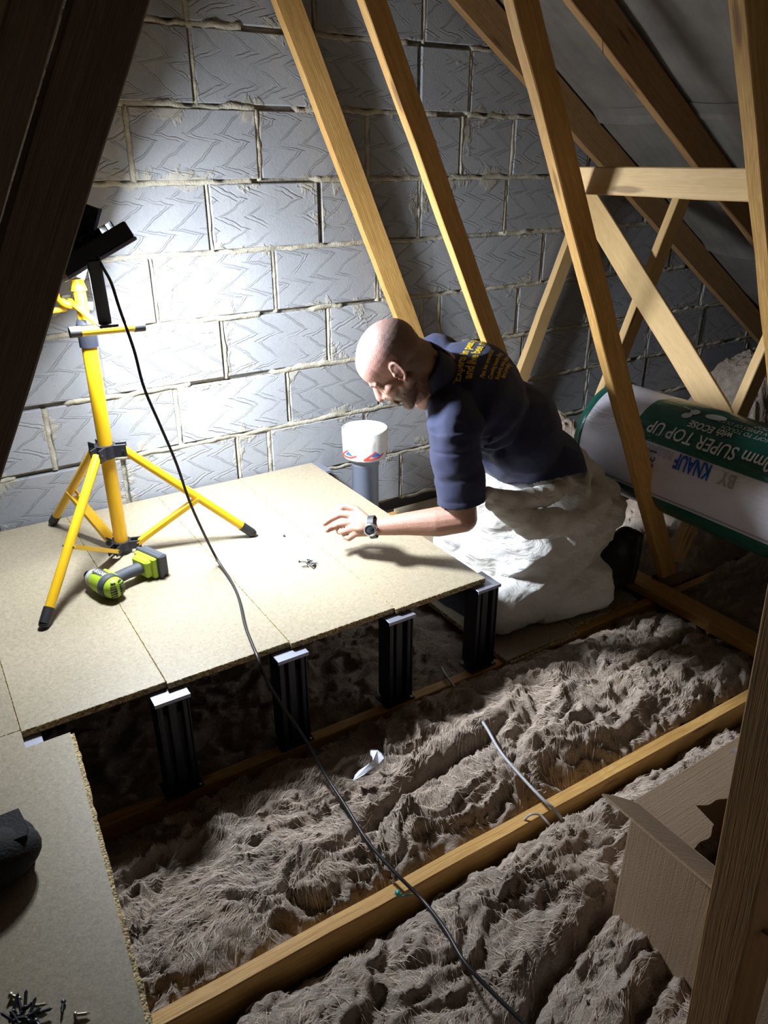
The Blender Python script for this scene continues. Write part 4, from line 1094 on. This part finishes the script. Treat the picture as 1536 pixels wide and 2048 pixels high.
# cranium and face
def E_(m, c, r, rot=HM): m.ellipsoid(HP(*c), r, rot=rot, nu=28, nv=18)
E_(body, (-.012, 0, .045), (.099, .076, .083)); E_(body, (.030, 0, .046), (.062, .066, .066)); E_(body, (-.045, 0, .020), (.058, .066, .060))
body.capsule(HP(.080, -.026, .026), .012, HP(.080, .026, .026), .012)
E_(body, (.040, 0, -.022), (.050, .056, .058)); E_(body, (.030, 0, -.062), (.050, .050, .034))
body.capsule(HP(.070, -.012, -.092), .017, HP(.070, .012, -.092), .017)
for s_ in (-1, 1):
    body.capsule(HP(.0, s_*.046, -.042), .020, HP(.058, s_*.022, -.086), .018); body.ellipsoid(HP(.035, s_*.034, -.050), (.040, .024, .034), rot=HM)
    body.ellipsoid(HP(.054, s_*.036, -.018), (.026, .023, .022), rot=HM)
    body.ellipsoid(HP(.069, s_*.030, .005), (.0125, .0145, .0115), rot=HM)          # closed looking-down eyelids
    body.capsule(HP(.082, s_*.016, .024), .0085, HP(.070, s_*.046, .020), .008)
    body.ellipsoid(HP(.094, s_*.012, -.028), (.011, .008, .008), rot=HM)
    # ear
    ec = lambda u, v, w=0.0: HP(-.004-.0155*math.cos(u)*1.0-.004*math.sin(u), s_*(.075+.010*max(0, math.cos(u)*.6)+w), -.002+.0265*math.sin(u))
    pts = [ec(math.radians(a), 0) for a in range(-150, 200, 25)]
    body.tube(pts, .0040, n=8)
    body.ellipsoid(HP(-.006, s_*.073, -.002), (.014, .007, .024), rot=HM)
    body.ellipsoid(HP(.002, s_*.080, -.032), (.0072, .0045, .009), rot=HM)
    body.ellipsoid(HP(.011, s_*.079, -.004), (.005, .005, .008), rot=HM)
body.capsule(HP(.086, 0, .014), .0115, HP(.104, 0, -.020), .0135); body.capsule(HP(.090, 0, .016), .0075, HP(.111, 0, -.016), .0095); body.ellipsoid(HP(.066, 0, -.034), (.032, .040, .032), rot=HM); body.ellipsoid(HP(.110, 0, -.022), (.0112, .0112, .009), rot=HM)
body.capsule(HP(.089, 0, -.036), .010, HP(.086, 0, -.046), .013)
body.capsule(HP(.088, -.018, -.052), .0062, HP(.093, 0, -.050), .0072); body.capsule(HP(.093, 0, -.050), .0072, HP(.088, .018, -.052), .0062)
body.capsule(HP(.086, -.016, -.064), .0075, HP(.086, .016, -.064), .0075)
# neck, torso
body.capsule(HP(-.030, 0, -.012), .058, nb + Vector((.0, 0, -.005)), .066); body.capsule(HP(-.045, 0, .01), .050, nb+Vector((.03, 0, .03)), .055)
body.capsule(HP(.0, 0, -.06), .045, nb + Vector((-.03, .0, -.03)), .055)
for c, r in ((che, (.14, .165, .105)), (mid, (.15, .145, .105)), (wai, (.12, .12, .08)), (pel, (.13, .165, .13))): body.ellipsoid(c, r, rot=TM, nu=28, nv=18)
body.capsule(Lsh, .058, Rsh, .058)
# left arm
body.capsule(Lsh, .056, Lel, .043)
fm = Lel.lerp(Lwr, .28) + Vector((0, 0, -.004))
body.capsule(Lel, .044, fm, .046); body.capsule(fm, .046, Lel.lerp(Lwr, .62), .036); body.capsule(Lel.lerp(Lwr, .62), .036, Lwr, .0265)
body.ellipsoid(Lwr, (.030, .034, .024), nu=16, nv=10)
def hp(x, y, Y): return at_y(x, y, Y)
MCP = [hp(704, 1031, 1.875), hp(702, 1044, 1.855), hp(706, 1057, 1.835), hp(714, 1066, 1.818)]
wr_ = [hp(742, 1045, 1.812), hp(741, 1051, 1.803), hp(741, 1057, 1.795), hp(742, 1062, 1.787)]
for a, b in zip(wr_, MCP): body.capsule(a, .0165, b, .0125)
body.ellipsoid((MCP[1]+wr_[1]+MCP[2]+wr_[2])/4, (.033, .033, .017), rot=Matrix.Rotation(0, 3, 'Z'), nu=16, nv=10)
def finger(pts, r0=.0112, r1=.0092):
    n = len(pts)-1
    for i in range(n): body.capsule(pts[i], r0+(r1-r0)*i/n, pts[i+1], r0+(r1-r0)*(i+1)/n, n=12)
finger([MCP[0], hp(681, 1029, 1.902), hp(663, 1038, 1.918), hp(650, 1047, 1.918)])
finger([MCP[1], hp(680, 1048, 1.885), hp(664, 1056, 1.895), hp(655, 1060, 1.888)])
finger([MCP[2], hp(686, 1064, 1.862), hp(678, 1063, 1.885), hp(686, 1055, 1.895)])
finger([MCP[3], hp(698, 1077, 1.838), hp(690, 1074, 1.858), hp(697, 1066, 1.868)], .0100, .0082)
finger([hp(735, 1040, 1.822), hp(712, 1019, 1.875), hp(690, 1012, 1.905), hp(670, 1025, 1.925)], .0138, .0105)
# right arm, behind the torso, hand on the thigh
Rel = Vector((1.66, 1.95, .60)); Rwr = Vector((1.64, 1.86, .43))
body.capsule(Rsh, .056, Rel, .044); body.capsule(Rel, .044, Rwr, .028)
body.ellipsoid(Rwr+Vector((-.045, .01, -.025)), (.045, .034, .016), rot=Matrix.Rotation(.5, 3, 'Y'), nu=16, nv=10)
for k in range(4):
    a = Rwr+Vector((-.065, -.028+.02*k, -.035)); finger([a, a+Vector((-.030, 0, -.022)), a+Vector((-.045, 0, -.045)), a+Vector((-.044, 0, -.062))])
a = Rwr+Vector((-.02, -.03, -.015)); finger([a, a+Vector((-.025, -.022, -.015)), a+Vector((-.045, -.028, -.032))], .012, .009)
# legs (inside the overall)
Lhip, Rhip = Vector((1.86, 1.64, .30)), Vector((1.86, 1.83, .30)); Lkn, Rkn = Vector((1.50, 1.62, .105)), Vector((1.58, 1.99, .115)); Lan, Ran = Vector((1.97, 1.585, .105)), Vector((2.0, 1.90, .10))
for h_, k_, a_ in ((Lhip, Lkn, Lan), (Rhip, Rkn, Ran)):
    body.capsule(h_, .085, k_, .058); body.capsule(k_+Vector((.03, 0, -.03)), .048, a_, .036)
me, co, no = organic(body, .0030, 5, .5)
# skin tint per vertex, in the head frame
loc = (co - np.array(HO)) @ np.array(HM)
x, y, z = loc.T; near = (np.linalg.norm(loc - np.array([0, 0, .0]), axis=1) < .165)
ss = lambda v, a, b: (lambda t: t*t*(3-2*t))(np.clip((v-a)/(b-a), 0, 1))
skin = np.tile(np.array([.43, .23, .17]), (len(co), 1))
nz = fbm(co[:, 0]*40, co[:, 1]*40, co[:, 2]*40, 3, 3)[:, None]
skin = skin*(1+.10*nz)
mixc = lambda base, m_, c: base*(1-m_[:, None])+np.array(c)*m_[:, None]
headm = near & (z > -.13)
pink = headm*ss(z+x*.3, -.02, .06); skin = mixc(skin, pink*.85, (.52, .28, .25))
hair = headm*ss(-x*1.0+(.078-z)*.62 + .008*nz[:, 0], .005, .060)*(1-ss(x, -.005, .035))*(1-ss(-z, .045, .085)*0.6)
earm = (np.abs(y) > .070) & (np.abs(x+.002) < .028) & (np.abs(z) < .042)
skin = mixc(skin, hair*(.72)*(~earm), (.135, .105, .095))
beard = headm*ss(-z + .25*np.clip(x, 0, .1) - .5*np.clip(.02-x, 0, 1), .042, .062)*(1-ss(-z, .118, .13))
must = headm*((x > .078) & (z < -.034) & (z > -.047))
lips = headm*((x > .084) & (z < -.045) & (z > -.070) & (np.abs(y) < .02))
skin = mixc(skin, np.clip(beard*.95+must*.7, 0, .9), (.17, .09, .05)); skin = mixc(skin, lips*.8, (.46, .20, .17))
nose = headm*ss(x, .098, .110)*(z < 0); skin = mixc(skin, nose*.6, (.66, .28, .25)); skin = mixc(skin, earm*1.0*.7, (.62, .32, .27))
brow = headm*((np.abs(z-.028) < .006) & (x > .068) & (np.abs(y) > .012)); skin = mixc(skin, brow*.45, (.25, .15, .10))
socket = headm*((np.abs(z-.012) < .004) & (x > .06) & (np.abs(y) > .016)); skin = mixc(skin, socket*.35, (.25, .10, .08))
arms = ~near & (co[:, 0] < 1.36); skin = mixc(skin, arms*.55, (.34, .17, .115))
vcol(me, np.clip(skin, 0, 1))
t = NT('skin'); at_ = t.n('ShaderNodeAttribute', attribute_name='tint'); v = t.coord(); n1 = t.noise(v, 260, 3, .6); n2 = t.noise(v, 1200, 2)
cc = t.mix(.15, at_.outputs['Color'], t.ramp(n1, [(.35, (.25, .12, .09)), (.65, (.70, .42, .34))]))
SKIN = t.set(cc, .46, 0, t.bump(t.m('ADD', n1, t.m('MULTIPLY', n2, .5)), .0009)); t.b.inputs['Subsurface Weight'].default_value = .12; t.b.inputs['Subsurface Radius'].default_value = (.9, .35, .2); t.b.inputs['Subsurface Scale'].default_value = .008
man = finish(me, co, 'person', SKIN)
tag(man, 'kneeling bald bearded man in navy polo shirt and rolled-down white overall, reaching over the deck', 'person')
# short beard hairs
def stubble(mask, n, L, name, mat, down):
    idx = np.where(mask)[0]; r = np.random.default_rng(5); pick = r.choice(idx, n)
    p = co[pick]; nn = no[pick]; dvec = np.array(down); m = MB()
    side = np.cross(nn, dvec); side /= np.linalg.norm(side, axis=1)[:, None]+1e-9
    d = nn*.55+dvec*.8+r.normal(0, .25, nn.shape); d /= np.linalg.norm(d, axis=1)[:, None]
    l = r.uniform(.5, 1, n)[:, None]*L; w = .00022
    vs = np.stack([p-side*w, p+side*w, p+d*l], 1).reshape(-1, 3)
    m.add(vs.tolist(), [(3*i, 3*i+1, 3*i+2) for i in range(n)]); return m.build(name, mat, man)
BH = simple('beard_hair', (.17, .095, .05), .6); SH = simple('shaved_hair', (.10, .08, .075), .6)
stubble((beard+must > .5) & near, 14000, .0065, 'beard', BH, tuple(-hu*.8+hf*.3))
stubble((hair > .45) & ~earm & near, 9000, .0016, 'shaved_hair', SH, tuple(-hu*.6-hf*.4))

# ---- polo shirt
def m_cloth(name, c, wr=.7, b=.0012, sc=900, sheen=.08, var=.1):
    t = NT(name); v = t.coord(); n = t.noise(v, sc, 2, .6); n2 = t.noise(v, 14, 4)
    col = t.ramp(n2, [(.3, tuple(k*(1-var) for k in c)), (.7, tuple(min(1, k*(1+var)) for k in c))])
    m_ = t.set(col, wr, 0, t.bump(n, b)); t.b.inputs['Sheen Weight'].default_value = sheen; return m_
NAVY = m_cloth('navy_pique_cotton', (.012, .018, .070)); NAVY2 = m_cloth('navy_rib_collar', (.011, .016, .062))
sh = MB()
for c, r in ((che+Vector((.02, 0, .02)), (.17, .200, .150)), (mid+Vector((.02, 0, .015)), (.18, .190, .158)), (wai+Vector((.03, 0, .0)), (.15, .185, .150)), (wai.lerp(pel, .30), (.10, .155, .118))): sh.ellipsoid(c, r, rot=TM, nu=32, nv=20)
sh.capsule(Lsh+Vector((.01, 0, 0)), .076, Rsh, .076); sh.capsule(ctop+Vector((.03, 0, .0)), .085, nb+Vector((.01, 0, .0)), .074); nk0 = (HP(-.035, 0, -.02)-nb).normalized(); sh.cyl(nb, nb+nk0*.052, .076, .070, n=32)
sle = Lsh.lerp(Lel, .82)
sh.ellipsoid(Lsh+Vector((.005, .005, -.02)), (.078, .078, .085), nu=28, nv=16); sh.cyl(Lsh+Vector((0, 0, -.01)), sle, .078, .073, n=32)
sh.cyl(Rsh, Rsh.lerp(Rel, .8), .076, .070, n=28)
me2, c2, n2_ = organic(sh, .0042, 8, .5)
d = c2 - np.array(Lsh); onarm = ss(-(d[:, 2]), .0, .05)*(np.abs(d[:, 0]) < .12)*(c2[:, 1] < 1.72)*(c2[:, 0] < 1.40)
f1 = ridged(c2[:, 0]*5+c2[:, 2]*3, c2[:, 1]*6, c2[:, 2]*7, 4, 2)-.4
disp = .0052*f1*(1-onarm) + .004*fbm(c2[:, 0]*9, c2[:, 1]*9, c2[:, 2]*16, 9, 3)
# drape folds fanning from the armpit across the back
ap = np.array(Lsh+Vector((.09, .02, -.06))); q = c2-ap; q2 = q @ np.array(TM); ang = np.arctan2(q2[:, 1]*.8+q2[:, 2], -q2[:, 0]); rad = np.linalg.norm(q, axis=1)
disp += .006*np.sin(ang*9+1)*np.exp(-((rad-.10)/.10)**2)*(1-onarm)
# hem crease on the sleeve and seam at the shoulder
al = (c2-np.array(Lsh)) @ np.array((Lel-Lsh).normalized()); Ls = (sle-Lsh).length
disp += -.0018*np.exp(-((al-(Ls-.024))/.0022)**2)*onarm
disp += -.0022*np.exp(-((al-.062+.02*q[:, 1])/.0045)**2)*(c2[:, 1] < 1.70)*(c2[:, 0] < 1.42)
disp += -.003*np.exp(-((al-.135+.25*(c2[:, 0]-1.29))/.012)**2)*onarm*(fbm(c2[:, 0]*8, c2[:, 1]*8, 0, 6, 1) > -.2)
c2 = c2 + n2_*disp[:, None]
ha, hb = at_y(972, 988, 1.57), at_y(1158, 948, 1.72)
hn = (hb-ha).cross(ray(1060, 970)).normalized()
if hn.dot(nb-ha) < 0: hn = -hn
below = ((c2-np.array(ha)) @ np.array(hn) < 0) & (c2[:, 0] > 1.385) & (c2[:, 2] < .62)
import bmesh
bm = bmesh.new(); me2.vertices.foreach_set('co', c2.reshape(-1)); bm.from_mesh(me2); bm.verts.ensure_lookup_table()
bmesh.ops.delete(bm, geom=[bm.verts[i] for i in np.where(below)[0]], context='VERTS'); bm.to_mesh(me2); bm.free()
c2 = np.empty(len(me2.vertices)*3); me2.vertices.foreach_get('co', c2); c2 = c2.reshape(-1, 3)
shirt = finish(me2, c2, 'polo_shirt', NAVY, man)
# collar: a folded band round the neck
nk = (HP(-.035, 0, -.02)-nb).normalized(); cc_ = nb+nk*.066+Vector((.0, 0, .004)); u1 = hl.copy(); u1 = (u1-nk*u1.dot(nk)).normalized(); u2 = nk.cross(u1)
m = MB(); na = 60; prof = [(.068, .050), (.0715, .052), (.076, .047), (.083, .012), (.088, -.016), (.085, -.017), (.079, .006), (.071, .038), (.068, .036)]
vs = []
for i in range(na+1):
    a = -math.pi+.10+(2*math.pi-.20)*i/na   # opening at the throat
    for r_, h_ in prof:
        fr = math.cos(a) ; ex = 1+.05*math.sin(3*a)*(r_ > .085)
        p = cc_ + u2*(r_*ex*fr*.98)*(-1) + u1*(r_*ex*math.sin(a)*.93) + nk*(h_ - (.022*(1-fr)/2*(r_ > .085)))
        vs.append(p)
K_ = len(prof); m.add(vs, [(i*K_+j, (i+1)*K_+j, (i+1)*K_+(j+1) % K_, i*K_+(j+1) % K_) for i in range(na) for j in range(K_)], smooth=True)
m.add(vs, [list(range(K_)), [na*K_+j for j in range(K_)][::-1]]); m.build('collar', NAVY2, shirt)
# printing on the back, wrapped on to the cloth
bvh = BVHTree.FromPolygons([Vector(v) for v in c2], [tuple(p.vertices) for p in me2.polygons])
GOLD = simple('gold_print', (.78, .54, .03), .5, var=.03)
def back_text(s, size, bold, start, along, upv, sx=1.0):
    vs, fs = text_mesh(s, size, bold, seg=.006); m = MB(); out = []
    along = along.normalized(); upv = (upv-along*upv.dot(along)).normalized(); nn = along.cross(upv)
    bad = set(); last = None
    for i, v in enumerate(vs):
        p = start+along*(v.x*sx)+upv*v.y+nn*.25
        h_ = bvh.ray_cast(p, -nn, .36)
        if h_[0] is None or h_[1].dot(nn) < .12: bad.add(i); out.append(p-nn*.25)
        else: out.append(h_[0]+nn*.0013)
    m.add(out, [f for f in fs if not (set(f) & bad)]); return m.build('lettering', GOLD, shirt)
def hit(x, y):
    r = ray(x, y).normalized(); h_ = bvh.ray_cast(EYE, r); return h_[0] if h_[0] is not None else at_y(x, y, 1.7)
al_ = hit(929, 712)-hit(909, 770); up_ = hit(895, 755)-hit(940, 762)
if True:
    s1 = hit(919, 770); dirs = (hit(930, 718)-hit(914, 776)).normalized()
    upv_ = (hit(905, 765)-hit(945, 772)).normalized(); pass
    back_text('"Experts in pest prevention', .036, .0010, s1, dirs, upv_, .80)
    back_text('and live bee removal"', .038, .0010, hit(943, 758), dirs, upv_, .80)
    for s2, (x_, y_) in (('Pest, bee removal and', (968, 757)), ('Crawling insects, flying', (984, 760)), ('Rodents, mice, pigeons', (998, 760)), ('Bird proofing', (1010, 758))):
        back_text(s2, .016, .0002, hit(x_, y_), dirs, upv_, .9)

# ---- white overall, sleeves rolled down round the waist
def m_over():
    t = NT('white_overall_fabric'); v = t.coord(); n = t.noise(v, 500, 3); n2 = t.noise(v, 9, 5, .65, .8); n3 = t.noise(t.mapping(v, (18, 7, 24)), 1, 5, .6, 1.8)
    col = t.ramp(n2, [(.25, (.62, .58, .52)), (.5, (.76, .75, .73)), (.8, (.82, .82, .82))])
    return t.set(col, .62, 0, t.bump(t.m('ADD', t.m('MULTIPLY', n, .15), n3), .012))
OVER = m_over()
ov = MB()
ov.ellipsoid(Vector((1.86, 1.73, .315)), (.17, .20, .19), nu=32, nv=20); ov.ellipsoid(wai.lerp(pel, .55), (.13, .178, .14), rot=TM, nu=28, nv=18); ov.ellipsoid(wai.lerp(pel, .25)+Vector((.02, 0, 0)), (.10, .165, .128), rot=TM, nu=28, nv=18); ov.ellipsoid(wai.lerp(pel, .0)+Vector((.02, 0, 0)), (.10, .160, .122), rot=TM, nu=28, nv=18)
for h_, k_, a_, dy_ in ((Lhip, Lkn, Lan, -.01), (Rhip, Rkn, Ran, .01)):
    ov.capsule(h_, .125, k_+Vector((.03, 0, .02)), .092)
    ov.capsule(k_+Vector((.0, 0, .0)), .088, k_.lerp(a_, .5)+Vector((0, 0, .01)), .092, n=20)
ov.cyl(Lkn.lerp(Lan, .3)+Vector((0, 0, .0)), Vector((1.885, 1.565, .128)), .095, .115, n=30)
ov.cyl(Rkn.lerp(Ran, .3), Vector((1.90, 1.90, .115)), .090, .105, n=24)
# front apron of cloth falling from waist to the far knee
ov.capsule(Vector((1.56, 1.76, .47)), .085, Vector((1.56, 1.90, .21)), .11); ov.capsule(Vector((1.60, 1.70, .44)), .09, Vector((1.56, 1.74, .20)), .12)
ov.ellipsoid(Vector((1.66, 1.70, .26)), (.18, .17, .19), nu=28, nv=16)
# rolled waist: bunched loops
wb = MB()
def loop(cn, up, rx, ry, r, n=26, wob=.015, ph=0, a0=0, a1=2*math.pi, sagf=0.0):
    up = up.normalized(); a = rs_.copy(); a = (a-up*a.dot(up)).normalized(); b = up.cross(a); pts = []; rr = []
    for i in range(n+1):
        t = a0+(a1-a0)*i/n
        pts.append(cn + a*(rx*math.cos(t)) + b*(ry*math.sin(t)) + up*(wob*math.sin(3*t+ph)+.6*wob*math.sin(5*t+2*ph)) - Vector((0, 0, sagf*max(0, math.sin(t*1.0)))))
        rr.append(r*(1+.22*math.sin(4*t+ph*3)+.12*math.sin(9*t+ph)))
    wb.tube(pts, rr, n=14)
wc = at_y(1085, 985, 1.73)
loop(wai.lerp(pel, .42), ax_, .182, .150, .024, ph=.4, wob=.010)
loop(wai.lerp(pel, .62)+Vector((0, 0, -.01)), ax_+Vector((.1, 0, .3)), .196, .172, .034, ph=1.7, wob=.014)
loop(wai.lerp(pel, .85)+Vector((.0, 0, -.02)), Vector((-.25, 0, 1)), .206, .190, .036, ph=3.1, wob=.016)
wb.capsule(at_y(1175, 935, 1.66), .030, at_y(1205, 1000, 1.62), .055); wb.capsule(at_y(1205, 985, 1.62), .055, at_y(1200, 1035, 1.60), .052); wb.ellipsoid(at_y(1190, 1000, 1.66), (.075, .07, .085), nu=20, nv=12)
wb.tube(smooth_path([at_y(968, 988, 1.565), at_y(1025, 1004, 1.55), at_y(1085, 990, 1.565), at_y(1135, 975, 1.61), at_y(1165, 955, 1.68)], 5), [.020+.002*(i % 3)+.0004*i for i in range(21)], n=14); wb.capsule(at_y(985, 1005, 1.56), .030, at_y(1060, 1050, 1.53), .040); wb.capsule(at_y(1060, 1050, 1.53), .040, at_y(1150, 1040, 1.54), .038)
ov.add(wb.v, wb.f, smooth=True)
me3, c3, n3_ = organic(ov, .0062, 10, .5)
f = ridged(c3[:, 0]*4.2+c3[:, 2]*4.5, c3[:, 1]*5, c3[:, 2]*6.5-c3[:, 0]*4, 14, 3)-.45; f2 = ridged(c3[:, 0]*11+c3[:, 2]*8, c3[:, 1]*10, c3[:, 2]*13, 15, 2)-.3
w_low = 1-np.clip((.02-c3[:, 2])/.03, 0, 1)
c3 = c3 + n3_*((.012*f+.003*f2)[:, None])*w_low[:, None]
c3[:, 2] = np.maximum(c3[:, 2], .024)
overall = finish(me3, c3, 'overall', OVER, man)
# boots
BOOT = simple('black_boot_leather', (.014, .012, .011), .55, bump=.002, scale=90)
for a_, nm in ((Lan, 0), (Ran, 1)):
    bo = MB(); bo.capsule(a_+Vector((-.06, 0, .01)), .058, a_+Vector((.055, 0, .05)), .060); bo.capsule(a_+Vector((.06, 0, .10)), .052, a_+Vector((.075, 0, -.02)), .050); bo.capsule(a_+Vector((.075, 0, -.03)), .050, a_+Vector((.045, 0, -.045)), .042); bo.ellipsoid(a_+Vector((.085, 0, .12)), (.045, .042, .045))
    me5, c5, n5 = organic(bo, .006, 6); c5[:, 2] = np.maximum(c5[:, 2], .0215)
    bt_ = finish(me5, c5, 'boot', BOOT, man)
    m = MB(); m.tube(smooth_path([a_+Vector((.128, 0, .135)), a_+Vector((.130, 0, .06)), a_+Vector((.126, 0, -.01)), a_+Vector((.118, 0, -.06))], 4), .020, n=10)
    for v_i in range(len(m.v)):
        p = Vector(m.v[v_i]); p.y = a_.y+(p.y-a_.y)*2.1; p.z = max(p.z, .0215); m.v[v_i] = tuple(p)
    m.build('sole', RUBBER, bt_)
# ---- watch
wd = (Lwr-Lel).normalized(); toc = (EYE-Lwr).normalized(); wn = (toc+Vector((0, 0, -.25))-wd*toc.dot(wd)).normalized(); wn = (wn-wd*wn.dot(wd)).normalized(); wsd = wd.cross(wn)
wcn = at_y(746, 1054, 1.787)
watch = empty('wrist_watch_root', wcn); bpy.data.objects.remove(watch)
m = MB(); vs = []
for i in range(41):
    t_ = 2*math.pi*i/40; cpt = wcn + wn*(.0295*math.cos(t_)) + wsd*(.0335*math.sin(t_)); out = (wn*math.cos(t_)+wsd*math.sin(t_))
    for a, b in ((-.0095, 0), (.0095, 0), (.0095, .003), (-.0095, .003)): vs.append(cpt+wd*a+out*b)
m.add(vs, [(i*4+j, (i+1)*4+j, (i+1)*4+(j+1) % 4, i*4+(j+1) % 4) for i in range(40) for j in range(4)], smooth=False)
wt = m.build('watch', simple('watch_strap', (.03, .034, .04), .5), man)
m = MB(); f0 = wcn+wn*.031
m.lathe(f0, [(.0, -.004), (.0205, -.004), (.0215, .002), (.0195, .006), (.0165, .0078), (.0150, .0070), (.015, .004)], axis=wn, n=28); m.build('bezel', simple('silver_bezel', (.55, .56, .58), .3, .9), wt)
m = MB(); m.lathe(f0, [(0, .0062), (.0155, .0062), (.0155, .003)], axis=wn, n=28); m.build('dial', simple('dark_dial', (.03, .035, .05), .15), wt)
